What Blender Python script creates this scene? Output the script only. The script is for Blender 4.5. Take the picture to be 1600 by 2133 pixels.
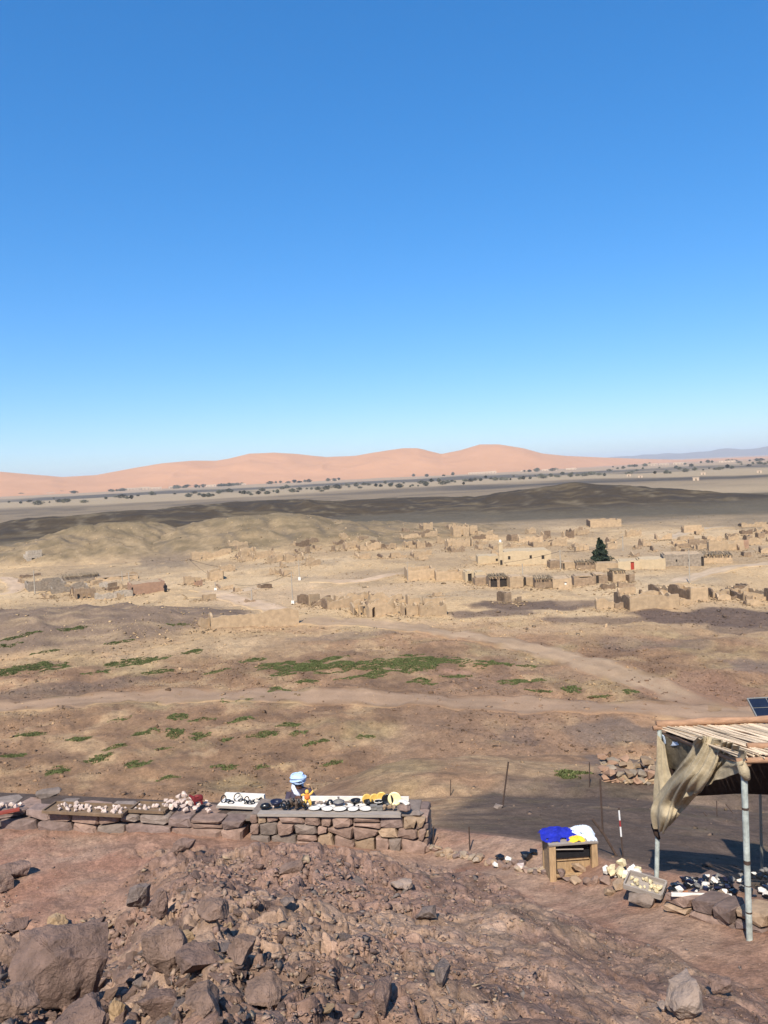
import bpy, bmesh, math, random
import numpy as np
from mathutils import Vector, Matrix, Euler

R = math.radians
scene = bpy.context.scene
for o in list(bpy.data.objects):
    bpy.data.objects.remove(o, do_unlink=True)
COL = scene.collection

# ------------------------------------------------------------------ camera
FPX = 1700.0                    # focal length in pixels of a 1600 x 2133 picture
PITCH, ROLL = R(2.845), R(2.69)
CAMZ = 24.0                     # eye height above the zero level of the place
F_ = Vector((0, math.cos(PITCH), -math.sin(PITCH)))
RW = Vector((1, 0, 0))
UW = RW.cross(F_)
RC = RW * math.cos(ROLL) - UW * math.sin(ROLL)
UC = RW * math.sin(ROLL) + UW * math.cos(ROLL)
cam_d = bpy.data.cameras.new('camera')
cam_d.sensor_fit = 'HORIZONTAL'
cam_d.sensor_width = 36.0
cam_d.lens = FPX / 1600.0 * 36.0
cam_d.clip_start = 0.1
cam_d.clip_end = 60000
cam = bpy.data.objects.new('camera', cam_d)
COL.objects.link(cam)
M3 = Matrix((RC, UC, -F_)).transposed()
cam.matrix_world = Matrix.Translation((0, 0, CAMZ)) @ M3.to_4x4()
scene.camera = cam

# ------------------------------------------------------------------ sky, sun, exposure
SUN_EL, SUN_S = R(47), R(-15)   # the sun stands behind the camera, a little to its left
sund = Vector((math.sin(SUN_S) * math.cos(SUN_EL), -math.cos(SUN_S) * math.cos(SUN_EL), math.sin(SUN_EL)))
world = bpy.data.worlds.new('World')
scene.world = world
world.use_nodes = True
wn = world.node_tree
wn.nodes.clear()
wo = wn.nodes.new('ShaderNodeOutputWorld')
wb = wn.nodes.new('ShaderNodeBackground')
sk = wn.nodes.new('ShaderNodeTexSky')
sk.sky_type = 'NISHITA'
sk.sun_disc = False
sk.sun_elevation = SUN_EL
sk.sun_rotation = math.atan2(sund.x, sund.y)
sk.altitude = 700
sk.air_density = 1.0
sk.dust_density = 1.0
sk.ozone_density = 10.0
wb.inputs['Strength'].default_value = 0.15
gm_ = wn.nodes.new('ShaderNodeGamma'); gm_.inputs[1].default_value = .7     # the phone's soft contrast in the sky
hs_ = wn.nodes.new('ShaderNodeHueSaturation'); hs_.inputs['Saturation'].default_value = 1.36; hs_.inputs['Value'].default_value = 1.40; hs_.inputs['Hue'].default_value = .504
wn.links.new(sk.outputs[0], gm_.inputs[0])
wn.links.new(gm_.outputs[0], hs_.inputs['Color'])
wn.links.new(hs_.outputs[0], wb.inputs[0])
wn.links.new(wb.outputs[0], wo.inputs[0])
sl = bpy.data.lights.new('sun', 'SUN')
sl.energy = 5.0
sl.angle = R(0.53)
sl.color = (1.0, 0.93, 0.81)
so = bpy.data.objects.new('sun', sl)
so.rotation_euler = sund.to_track_quat('Z', 'Y').to_euler()
so.location = (0, -20, 80)
COL.objects.link(so)
scene.view_settings.view_transform = 'Standard'
scene.view_settings.look = 'None'
scene.view_settings.exposure = 0.5
scene.view_settings.gamma = 1.0
scene.view_settings.use_curve_mapping = False
scene.render.engine = 'CYCLES'
cy = scene.cycles
cy.max_bounces = 5
cy.diffuse_bounces = 3
cy.glossy_bounces = 2
cy.transmission_bounces = 3
cy.volume_bounces = 0
cy.transparent_max_bounces = 6
cy.use_denoising = True
cy.caustics_reflective = False
cy.caustics_refractive = False

# ------------------------------------------------------------------ noise in numpy
_NT = np.random.RandomState(7).rand(512, 512)
def vn(x, y, seed=0):
    ix = np.floor(x); iy = np.floor(y)
    fx = x - ix; fy = y - iy
    fx = fx * fx * (3 - 2 * fx); fy = fy * fy * (3 - 2 * fy)
    i0 = (ix.astype(np.int64) + seed * 37) & 511; j0 = (iy.astype(np.int64) + seed * 91) & 511
    i1 = (i0 + 1) & 511; j1 = (j0 + 1) & 511
    a = _NT[i0, j0]; c = _NT[i0, j1]
    a = a + (_NT[i1, j0] - a) * fx
    c = c + (_NT[i1, j1] - c) * fx
    return (a + (c - a) * fy) * 2 - 1

def fbm(x, y, oct=4, seed=0, gain=0.5):
    s = 0.0; amp = 1.0; tot = 0.0
    c, sn = math.cos(0.6), math.sin(0.6)
    for k in range(oct):
        s = s + amp * vn(x, y, seed + k * 17)
        tot += amp
        amp *= gain
        x, y = (x * c - y * sn) * 2.03 + 11.3, (x * sn + y * c) * 2.03 + 5.7
    return s / tot * 1.6

def sstep(a, b, x):
    t = np.clip((np.asarray(x, dtype=np.float64) - a) / (b - a), 0, 1)
    return t * t * (3 - 2 * t)

def cells(x, y, sc, seed, warp=.35):
    """packed broken rock: per cell a tilted facet, with cracks between; returns height (cell units), tint 0..1, crack 0..1"""
    x = x / sc + warp * vn(x / sc * 1.3, y / sc * 1.3, seed + 1); y = y / sc + warp * vn(x * 1.3 + 7, y / sc * 1.3, seed + 2)
    ix = np.floor(x).astype(np.int64); iy = np.floor(y).astype(np.int64)
    d1 = np.full(x.shape, 9.); d2 = np.full(x.shape, 9.); bx = np.zeros_like(ix); by = np.zeros_like(iy); ox = np.zeros_like(x); oy = np.zeros_like(x)
    for i in (-1, 0, 1):
        for j in (-1, 0, 1):
            cx = (ix + i + seed * 37) & 511; cy_ = (iy + j + seed * 91) & 511
            px = ix + i + .5 + .8 * (_NT[cx, cy_] - .5); py = iy + j + .5 + .8 * (_NT[cy_, cx] - .5)
            d = np.hypot(x - px, y - py)
            n1 = d < d1
            d2 = np.where(n1, d1, np.minimum(d2, d)); d1 = np.where(n1, d, d1)
            bx = np.where(n1, cx, bx); by = np.where(n1, cy_, by); ox = np.where(n1, x - px, ox); oy = np.where(n1, y - py, oy)
    t = _NT[(bx * 3 + 5) & 511, (by * 5 + 11) & 511]; gx = _NT[(bx + 201) & 511, (by + 77) & 511] - .5; gy = _NT[(bx + 33) & 511, (by + 301) & 511] - .5
    cr = sstep(.16, .02, d2 - d1)
    return (t - .5) * .9 + (gx * ox + gy * oy) * 1.7 - .55 * cr, t, cr

# ------------------------------------------------------------------ pixel rays
def rays(px, py):
    dx = (np.asarray(px, dtype=np.float64) - 800) / FPX
    dy = (np.asarray(py, dtype=np.float64) - 1066.5) / FPX
    X = F_.x + dx * RC.x - dy * UC.x
    Y = F_.y + dx * RC.y - dy * UC.y
    Z = F_.z + dx * RC.z - dy * UC.z
    h = np.hypot(X, Y)
    return np.arctan2(X, Y), Z / h           # azimuth, slope

# ------------------------------------------------------------------ the lie of the land (z relative to the eye)
EDGE_PTS = [(-500, 1700, -7.5), (0, 1725, -7.4), (500, 1745, -7.35), (885, 1778, -7.6), (1190, 1835, -6.9), (1300, 1880, -6.5), (1440, 1915, -6.2), (1600, 1978, -5.9), (1900, 2090, -5.6)]
_ea = []; _er = []; _ez = []
for (px, py, z) in EDGE_PTS:
    a, s = rays(px, py)
    _ea.append(float(a)); _er.append(float(z / s)); _ez.append(z)

def edge(a):
    return np.interp(a, _ea, _er), np.interp(a, _ea, _ez)

def path_mask(x, y, r=None, a=None):
    """trodden red earth: the strip along the walls, the terrace at the left and the path down at the right"""
    if r is None:
        r = np.hypot(x, y); a = np.arctan2(x, y)
    re, ze = edge(a)
    w = 1.35 - .55 * sstep(-.29, -.2, a) * sstep(.2, .05, a) + 0.4 * vn(x / 1.1, y / 1.1, 31) + 0.2 * vn(x / .35, y / .35, 32)
    strip = sstep(w + .35, w - .25, re - r) * sstep(1.6, 1.2, r - re)
    wl = 4.4 + 0.8 * vn(x / 1.2, y / 1.2, 33) + 0.35 * vn(x / .4, y / .4, 34)
    left = sstep(-0.275, -0.335, a + 0.03 * vn(x / .8, y / .8, 35)) * sstep(wl + .4, wl - .3, re - r) * sstep(1.6, 1.2, r - re)
    return np.clip(np.maximum(strip, left), 0, 1)

def mk(mask, x, y, fn):
    """evaluate fn only where it matters"""
    out = np.zeros(x.shape)
    if mask.any(): out[mask] = fn(x[mask], y[mask])
    return out

def base(x, y):
    x = np.atleast_1d(np.asarray(x, dtype=np.float64)); y = np.atleast_1d(np.asarray(y, dtype=np.float64))
    r = np.hypot(x, y); a = np.arctan2(x, y)
    re, ze = edge(a)
    nr_ = r < re + 1.6
    # ---- own slope
    t = np.clip(r / re, 0, 1)
    sA = np.interp(t, [0, .1, .88, 1.0], [0, .05, .955, 1.0])
    sL = np.interp(t, [0, .1, .68, 1.0], [0, .05, .955, 1.0])
    wl = sstep(-0.24, -0.36, a)
    fg = -1.6 + (ze + 1.6) * (sA * (1 - wl) + sL * wl)
    pm = mk(nr_, x, y, path_mask)
    rough = 1 - 0.85 * pm
    mound = 0.5 * np.exp(-((a + .12) / .15) ** 2 - ((re - r - 2.7) / 1.2) ** 2)
    n = mk(nr_, x, y, lambda x, y: 0.20 * fbm(x / 1.7, y / 1.7, 3, 3) + 0.075 * fbm(x / .42, y / .42, 3, 5) + 0.05 * (1 - np.abs(fbm(x / .3 + y * .5, y / .55, 2, 9))))
    sel = (r < 24) & (r < re + 1)
    if np.any(sel):
        xs, ys = (x[sel], y[sel]) if x.ndim else (x, y)
        asel = a[sel]
        wl_ = sstep(.16, -.06, asel + .05 * vn(xs / 1.3, ys / 1.3, 55))
        h1, _, _ = cells(xs, ys, .46, 3); h2, _, _ = cells(xs, ys, .17, 8)
        add = np.zeros_like(r); add[sel] = (.13 * h1 * wl_ + .062 * h2 * (.6 + .4 * wl_)) * sstep(1.5, 3.0, r[sel])
        n = n * .8 + add
    fg = fg + (n * sstep(1.0, 3.0, r) + mound) * rough + mk(nr_, x, y, lambda x, y: 0.02 * fbm(x / .5, y / .5, 2, 12))
    # ---- beyond the edge
    u = r - (re + 1.25)
    zl = np.interp(u, [0, .5, 33, 48, 60], [-.1, -.6, -15.3, -15.7, -15.7]) + ze
    zr = np.interp(r, [9, 28, 34, 44, 62], [0, 1, 1, 1, 1]) * 0
    uu = np.clip(u, 0, None)
    crest = 27 - re
    zr = ze - .1 + np.where(uu < crest, (-11.4 - ze) * uu / np.maximum(crest, 1), (-11.4 - ze) - 11.6 * sstep(0, 36, uu - crest))
    wr = sstep(-0.30, 0.05, a)
    far = np.maximum(zl * (1 - wr) + zr * wr, -23.0)
    spurn = mk((u > 2) & (r < 400), x, y, lambda x, y: 0.22 * fbm(x / 5, y / 5, 3, 21) + .06 * fbm(x / .8, y / .8, 2, 22)) * sstep(2, 7, u) * sstep(400, 200, r)
    fieldn = mk((r > 45) & (r < 150), x, y, lambda x, y: 0.24 * fbm(x / 9, y / 9, 3, 41) + 0.2 * fbm(x / 2.0, y / 2.0, 4, 43)) * sstep(45, 62, r) * sstep(150, 112, r)
    viln = mk((r > 110) & (r < 420), x, y, lambda x, y: 0.25 * fbm(x / 14, y / 14, 3, 51)) * sstep(110, 140, r) * sstep(420, 300, r)
    farn = mk(r > 330, x, y, lambda x, y: 1.1 * fbm(x / 90, y / 90, 4, 61)) * sstep(330, 520, r)
    plain = far + spurn + fieldn + viln + farn - 1.2 * sstep(300, 900, r)
    w = sstep(-.15, .25, u)
    return fg * (1 - w) + plain * w + 0.0

# hills: (name, px, distance, height, half width m, half depth m, turn deg, seed)
HILLS = [
    ('dark', 520, 455, 10.4, 85, 36, 4, 1),
    ('dark', 250, 440, 9.6, 75, 40, -6, 2),
    ('dark', 800, 470, 8.0, 85, 34, 0, 3),
    ('peak', 1195, 452, 14.2, 68, 42, -4, 4),
    ('tan', 235, 296, 10.2, 28, 24, 8, 5),
    ('tan', 530, 288, 10.4, 36, 26, -8, 6),
    ('tan', 690, 292, 6.0, 40, 26, 0, 7),
    ('mound', 40, 138, 4.3, 24, 11, -8, 8),
]
_hc = []
for (k, px, d, h, wx, wy, tr, sd) in HILLS:
    a = math.atan((px - 800) / FPX) 
    _hc.append((math.sin(a) * d, math.cos(a) * d, -a + R(tr)))

def bump(i, x, y):
    k, px, d, h, wx, wy, tr, sd = HILLS[i]
    cx, cy_, rt = _hc[i]
    dx = x - cx; dy = y - cy_
    c, s = math.cos(rt), math.sin(rt)
    lx = (dx * c + dy * s) / wx; ly = (-dx * s + dy * c) / wy
    q = np.sqrt(lx * lx + ly * ly)
    q = q * (1 + .16 * fbm(lx * 1.7 + sd * 9, ly * 1.7, 3, 70 + sd))
    g = np.clip(1 - q / 2.0, 0, 1)
    g = g * g * (3 - 2 * g)
    if k == 'peak': g = .86 * np.exp(-(q * 1.15) ** 1.08) * sstep(3.0, 1.2, q) + .14 * g
    amp = .12 if k == 'tan' else .14
    gul = 1 - amp * .5 + amp * (1 - 2 * np.abs(fbm(lx * 4 + sd, ly * 1.6 + lx, 3, 170 + sd))) * np.clip(q * 1.8, 0, 1) + .08 * fbm(lx * 5 + sd * 3, ly * 2.2, 4, 90 + sd) * np.clip(q * 1.6, 0, 1)
    return h * g * gul

def total(x, y):
    z = base(x, y)
    r = np.hypot(x, y)
    s = (r > 100) & (r < 700)
    if np.any(s):
        z = np.array(z); xs, ys = x[s], y[s]
        z[s] += np.maximum.reduce([bump(i, xs, ys) for i in range(len(HILLS))])
    return z

_RR = np.concatenate([np.linspace(1.5, 30, 420), np.geomspace(30.3, 9000, 620)])
def hit(px, py):
    a, s = rays(px, py)
    RQ = _RR[530:] if py < 1330 else (_RR[400:] if py < 1640 else _RR[:640])
    x = np.sin(a) * RQ; y = np.cos(a) * RQ
    d = s * RQ - total(x, y)
    k = np.argmax(d < 0)
    if d[k] >= 0:
        k = len(RQ) - 1
    lo, hi = RQ[max(k - 1, 0)], RQ[k]
    m = np.linspace(lo, hi, 24)
    d = s * m - total(np.sin(a) * m, np.cos(a) * m)
    k = int(np.argmax(d < 0)) if np.any(d < 0) else 23
    return float(a), float(m[k])

def gz(x, y):
    return float(total(np.array([x]), np.array([y]))[0]) + CAMZ

def at(px, py):
    a, r = hit(px, py)
    x, y = math.sin(a) * r, math.cos(a) * r
    return Vector((x, y, gz(x, y))), a, r

def atd(px, py, r):
    """the point on the sight line of a pixel at horizontal distance r"""
    a, s = rays(px, py)
    a = float(a); s = float(s)
    return Vector((math.sin(a) * r, math.cos(a) * r, CAMZ + s * r)), a

# ------------------------------------------------------------------ materials
MATS = {}
ALB = .68
BRIGHT = {'white_stone', 'white_cloth', 'white_wash', 'yellow_glaze', 'cream_glaze', 'white_pole_paint', 'royal_blue_cloth', 'bright_yellow_cloth', 'white_scarf', 'pale_blue_turban', 'painted_pipe', 'dry_reed', 'sackcloth', 'pinkish_white_mineral', 'cream_mineral', 'yellow_cloth', 'orange_cloth'}
def nodes(name):
    m = bpy.data.materials.new(name)
    m.use_nodes = True
    nt = m.node_tree
    b = nt.nodes['Principled BSDF']
    return m, nt, b

def mat(name, col, rough=.85, var=.25, scale=6.0, bump_s=.3, bscale=None, rnd=0.0, col2=None, metal=0.0, spec=.25, detail=5, stretch=None, crack=0):
    if name in MATS: return MATS[name]
    kk = .9 if name in BRIGHT else ALB
    col = tuple(c * kk for c in col)
    if col2: col2 = tuple(c * kk for c in col2)
    m, nt, b = nodes(name)
    N, L = nt.nodes, nt.links
    tc = N.new('ShaderNodeTexCoord')
    src = tc.outputs['Object']
    if stretch:
        mp = N.new('ShaderNodeMapping'); mp.inputs['Scale'].default_value = stretch
        L.new(src, mp.inputs[0]); src = mp.outputs[0]
    nz = N.new('ShaderNodeTexNoise')
    nz.inputs['Scale'].default_value = scale
    nz.inputs['Detail'].default_value = detail
    nz.inputs['Roughness'].default_value = .62
    L.new(src, nz.inputs['Vector'])
    rp = N.new('ShaderNodeValToRGB')
    c2 = col2 or tuple(c * (1 + var) for c in col)
    c1 = tuple(c * (1 - var) for c in col)
    rp.color_ramp.elements[0].position = .3
    rp.color_ramp.elements[1].position = .7
    rp.color_ramp.elements[0].color = (*c1, 1)
    rp.color_ramp.elements[1].color = (*c2, 1)
    L.new(nz.outputs[0], rp.inputs[0])
    out = rp.outputs[0]
    if rnd > 0:
        oi = N.new('ShaderNodeObjectInfo')
        mr = N.new('ShaderNodeMapRange')
        mr.inputs[3].default_value = 1 - rnd; mr.inputs[4].default_value = 1 + rnd
        L.new(oi.outputs['Random'], mr.inputs[0])
        hs = N.new('ShaderNodeHueSaturation')
        L.new(mr.outputs[0], hs.inputs['Value'])
        L.new(out, hs.inputs['Color'])
        out = hs.outputs[0]
    L.new(out, b.inputs['Base Color'])
    b.inputs['Roughness'].default_value = rough
    b.inputs['Metallic'].default_value = metal
    b.inputs['Specular IOR Level'].default_value = spec
    if bump_s > 0:
        n2 = N.new('ShaderNodeTexNoise')
        n2.inputs['Scale'].default_value = bscale or scale * 3
        n2.inputs['Detail'].default_value = 6
        n2.inputs['Roughness'].default_value = .7
        L.new(src, n2.inputs['Vector'])
        bp = N.new('ShaderNodeBump')
        bp.inputs['Strength'].default_value = bump_s
        bp.inputs['Distance'].default_value = .05
        L.new(n2.outputs[0], bp.inputs['Height'])
        L.new(bp.outputs[0], b.inputs['Normal'])
        if crack:
            wv = N.new('ShaderNodeVectorMath'); wv.operation = 'ADD'
            w2 = N.new('ShaderNodeTexNoise'); w2.inputs['Scale'].default_value = crack * .8
            L.new(src, w2.inputs['Vector']); L.new(src, wv.inputs[0])
            ws = N.new('ShaderNodeVectorMath'); ws.operation = 'SCALE'; ws.inputs['Scale'].default_value = 2.2 / crack
            L.new(w2.outputs['Color'], ws.inputs[0]); L.new(ws.outputs[0], wv.inputs[1])
            vo = N.new('ShaderNodeTexVoronoi'); vo.feature = 'DISTANCE_TO_EDGE'; vo.inputs['Scale'].default_value = crack
            L.new(wv.outputs[0], vo.inputs['Vector'])
            mr2 = N.new('ShaderNodeMapRange'); mr2.inputs[2].default_value = .07
            L.new(vo.outputs[0], mr2.inputs[0])
            b2 = N.new('ShaderNodeBump'); b2.inputs['Strength'].default_value = .3; b2.inputs['Distance'].default_value = .03
            L.new(mr2.outputs[0], b2.inputs['Height']); L.new(bp.outputs[0], b2.inputs['Normal'])
            L.new(b2.outputs[0], b.inputs['Normal'])
    MATS[name] = m
    return m

def attr_mat(name, rough=.95, layers=((.35, .18), (4.0, .25), (22.0, .3)), bumps=((5.0, .5, .06), (26.0, .5, .02)), spec=.12):
    """colour from the mesh's own colour layer, broken up by grain in world space"""
    if name in MATS: return MATS[name]
    m, nt, b = nodes(name)
    N, L = nt.nodes, nt.links
    at_ = N.new('ShaderNodeAttribute'); at_.attribute_name = 'Col'
    geo = N.new('ShaderNodeNewGeometry')
    col = at_.outputs['Color']
    for (sc, am) in layers:
        nz = N.new('ShaderNodeTexNoise'); nz.inputs['Scale'].default_value = sc
        nz.inputs['Detail'].default_value = 4; nz.inputs['Roughness'].default_value = .65
        L.new(geo.outputs['Position'], nz.inputs['Vector'])
        mr = N.new('ShaderNodeMapRange')
        mr.inputs[1].default_value = .25; mr.inputs[2].default_value = .75
        mr.inputs[3].default_value = 1 - am; mr.inputs[4].default_value = 1 + am
        L.new(nz.outputs[0], mr.inputs[0])
        mx = N.new('ShaderNodeMix'); mx.data_type = 'RGBA'; mx.blend_type = 'MULTIPLY'
        mx.inputs[0].default_value = 1.0
        mx.clamp_result = False
        cc = N.new('ShaderNodeCombineColor')
        for q in range(3): L.new(mr.outputs[0], cc.inputs[q])
        L.new(col, mx.inputs[6]); L.new(cc.outputs[0], mx.inputs[7])
        col = mx.outputs[2]
    L.new(col, b.inputs['Base Color'])
    b.inputs['Roughness'].default_value = rough
    b.inputs['Specular IOR Level'].default_value = spec
    nrm = None
    for (sc, st, ds) in bumps:
        nz = N.new('ShaderNodeTexNoise'); nz.inputs['Scale'].default_value = sc
        nz.inputs['Detail'].default_value = 5; nz.inputs['Roughness'].default_value = .7
        L.new(geo.outputs['Position'], nz.inputs['Vector'])
        bp = N.new('ShaderNodeBump'); bp.inputs['Strength'].default_value = st; bp.inputs['Distance'].default_value = ds
        L.new(nz.outputs[0], bp.inputs['Height'])
        if nrm: L.new(nrm, bp.inputs['Normal'])
        nrm = bp.outputs[0]
    if nrm: L.new(nrm, b.inputs['Normal'])
    MATS[name] = m
    return m

# ------------------------------------------------------------------ mesh helpers
def mesh_np(name, V, Fq, cols=None, smooth=False):
    """mesh from numpy arrays: V (n,3), Fq (m,3|4)"""
    me = bpy.data.meshes.new(name)
    V = np.asarray(V, dtype=np.float32); Fq = np.asarray(Fq, dtype=np.int32)
    n = Fq.shape[1]
    me.vertices.add(len(V)); me.vertices.foreach_set('co', V.ravel())
    me.loops.add(Fq.size); me.loops.foreach_set('vertex_index', Fq.ravel())
    me.polygons.add(len(Fq))
    me.polygons.foreach_set('loop_start', np.arange(0, Fq.size, n, dtype=np.int32))
    if smooth: me.polygons.foreach_set('use_smooth', np.ones(len(Fq), dtype=bool))
    me.update(calc_edges=True)
    me.validate()
    if cols is not None:
        ca = me.color_attributes.new('Col', 'FLOAT_COLOR', 'POINT')
        c4 = np.ones((len(V), 4), dtype=np.float32); c4[:, :3] = np.asarray(cols) * ALB
        ca.data.foreach_set('color', c4.ravel())
    return me

def link(name, me, m=None, parent=None, loc=None, rot=None, scale=None):
    o = bpy.data.objects.new(name, me)
    COL.objects.link(o)
    if m is not None and me is not None and len(me.materials) == 0: me.materials.append(m)
    if parent: o.parent = parent
    if loc is not None: o.location = loc
    if rot is not None: o.rotation_euler = rot
    if scale is not None: o.scale = scale
    return o

def tag(o, label=None, cat=None, group=None, kind=None):
    if label: o['label'] = label
    if cat: o['category'] = cat
    if group: o['group'] = group
    if kind: o['kind'] = kind
    return o

def thing(name, label, cat, loc, rz=0, group=None):
    o = bpy.data.objects.new(name, None)
    o.empty_display_size = .2
    COL.objects.link(o)
    o.location = loc; o.rotation_euler = (0, 0, rz)
    return tag(o, label, cat, group)

class MB:
    def __init__(s): s.v = []; s.f = []
    def add(s, V, Fs):
        k = len(s.v); s.v += [tuple(p) for p in V]; s.f += [tuple(i + k for i in f) for f in Fs]; return s
    def box(s, x0, x1, y0, y1, z0, z1, jit=0.0, rnd=None):
        V = [(x, y, z) for z in (z0, z1) for y in (y0, y1) for x in (x0, x1)]
        if jit: V = [tuple(c + rnd.uniform(-jit, jit) for c in p) for p in V]
        return s.add(V, [(0, 2, 3, 1), (4, 5, 7, 6), (0, 1, 5, 4), (1, 3, 7, 5), (3, 2, 6, 7), (2, 0, 4, 6)])
    def tube(s, pts, rad, n=8, cap=True):
        pts = [Vector(p) for p in pts]
        rads = rad if isinstance(rad, (list, tuple)) else [rad] * len(pts)
        V = []; Fs = []
        up = None
        for i, p in enumerate(pts):
            t = (pts[min(i + 1, len(pts) - 1)] - pts[max(i - 1, 0)]).normalized()
            if up is None:
                up = Vector((0, 0, 1)) if abs(t.z) < .9 else Vector((1, 0, 0))
            u = t.cross(up).normalized(); w = u.cross(t).normalized(); up = w
            for k in range(n):
                an = 2 * math.pi * k / n
                V.append(p + (u * math.cos(an) + w * math.sin(an)) * rads[i])
        for i in range(len(pts) - 1):
            for k in range(n):
                a, b = i * n + k, i * n + (k + 1) % n
                Fs.append((a, a + n, b + n, b))
        if cap:
            Fs.append(tuple(range(n))); Fs.append(tuple(reversed(range((len(pts) - 1) * n, len(pts) * n))))
        return s.add(V, Fs)
    def lathe(s, prof, n=16, c=(0, 0, 0), sx=1, sy=1, wob=0):
        V = []; Fs = []
        for (r_, z) in prof:
            for k in range(n):
                an = 2 * math.pi * k / n
                q = 1 + wob * math.sin(3 * an + z * 9)
                V.append((c[0] + r_ * q * math.cos(an) * sx, c[1] + r_ * q * math.sin(an) * sy, c[2] + z))
        for i in range(len(prof) - 1):
            for k in range(n):
                a, b = i * n + k, i * n + (k + 1) % n
                Fs.append((a, b, b + n, a + n))
        Fs.append(tuple(reversed(range(n)))); Fs.append(tuple(range((len(prof) - 1) * n, len(prof) * n)))
        return s.add(V, Fs)
    def mesh(s, name='m', smooth=False):
        me = bpy.data.meshes.new(name)
        me.from_pydata(s.v, [], s.f)
        if smooth: me.polygons.foreach_set('use_smooth', [True] * len(me.polygons))
        me.update()
        return me
    def build(s, name, m, parent=None, loc=None, rot=None, smooth=False):
        return link(name, s.mesh(name, smooth), m, parent, loc, rot)

def rock_bm(rnd, n=18, dims=(1, .8, .6), blocky=.0, fine=0, amp=.05, bev=0.0):
    bm = bmesh.new()
    for _ in range(n):
        v = Vector((rnd.gauss(0, 1), rnd.gauss(0, 1), rnd.gauss(0, 1))).normalized()
        if blocky:
            mx = max(abs(v.x), abs(v.y), abs(v.z))
            v = v.lerp(v / mx * .85, blocky)
        q = rnd.uniform(.82, 1.05)
        bm.verts.new((v.x * dims[0] * .5 * q, v.y * dims[1] * .5 * q, v.z * dims[2] * .5 * q))
    r = bmesh.ops.convex_hull(bm, input=bm.verts)
    junk = [g for g in r['geom_interior'] if isinstance(g, bmesh.types.BMVert)]
    if junk: bmesh.ops.delete(bm, geom=junk, context='VERTS')
    if bev > 0:
        bmesh.ops.bevel(bm, geom=bm.edges[:], offset=bev * min(dims), segments=1, affect='EDGES', profile=.6)
        bmesh.ops.triangulate(bm, faces=bm.faces[:])
    if fine:
        bmesh.ops.triangulate(bm, faces=bm.faces[:])
        for _ in range(fine):
            bmesh.ops.subdivide_edges(bm, edges=bm.edges[:], cuts=1, use_grid_fill=True)
        from mathutils import noise
        of = Vector((rnd.uniform(0, 99), rnd.uniform(0, 99), rnd.uniform(0, 99)))
        s = max(dims)
        for v in bm.verts:
            p = v.co / s
            d = noise.fractal(p * 3 + of, 1, 2, 5) * amp + (abs(noise.noise(Vector((p.x * 9, p.y * 9, p.z * 2)) + of)) - .3) * amp * .7
            v.co += v.co.normalized() * d * s
    bmesh.ops.recalc_face_normals(bm, faces=bm.faces[:])
    return bm

def rock_mesh(name, rnd, **k):
    bm = rock_bm(rnd, **k)
    me = bpy.data.meshes.new(name)
    bm.to_mesh(me); bm.free()
    return me

def rock_arrays(rnd, **k):
    bm = rock_bm(rnd, **k)
    bmesh.ops.triangulate(bm, faces=bm.faces[:])
    bm.verts.index_update()
    V = np.array([v.co[:] for v in bm.verts]); Fs = np.array([[v.index for v in f.verts] for f in bm.faces])
    bm.free()
    return V, Fs

def scatter_mesh(name, temps, which, pos, sc, rz, tilt, cols):
    """many small stones as one mesh"""
    VV = []; FF = []; CC = []; off = 0
    for t, (V, Fs) in enumerate(temps):
        idx = np.where(which == t)[0]
        if len(idx) == 0: continue
        c, s = np.cos(rz[idx]), np.sin(rz[idx])
        P = V[None] * sc[idx][:, None, :]
        ct, st = np.cos(tilt[idx]), np.sin(tilt[idx])
        x = P[..., 0]; y = P[..., 1]; z = P[..., 2]
        y, z = y * ct[:, None] - z * st[:, None], y * st[:, None] + z * ct[:, None]
        X = x * c[:, None] - y * s[:, None]; Y = x * s[:, None] + y * c[:, None]
        P = np.stack([X, Y, z], -1) + pos[idx][:, None, :]
        nv = len(V)
        FF.append((Fs[None] + (np.arange(len(idx)) * nv)[:, None, None] + off).reshape(-1, 3))
        VV.append(P.reshape(-1, 3)); CC.append(np.repeat(cols[idx], nv, axis=0))
        off += nv * len(idx)
    return mesh_np(name, np.concatenate(VV), np.concatenate(FF), np.concatenate(CC))
# ------------------------------------------------------------------ ground colour (albedo)
def lerp3(c, k, w):
    return c * (1 - w[:, None]) + np.asarray(k)[None] * w[:, None]

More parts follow.
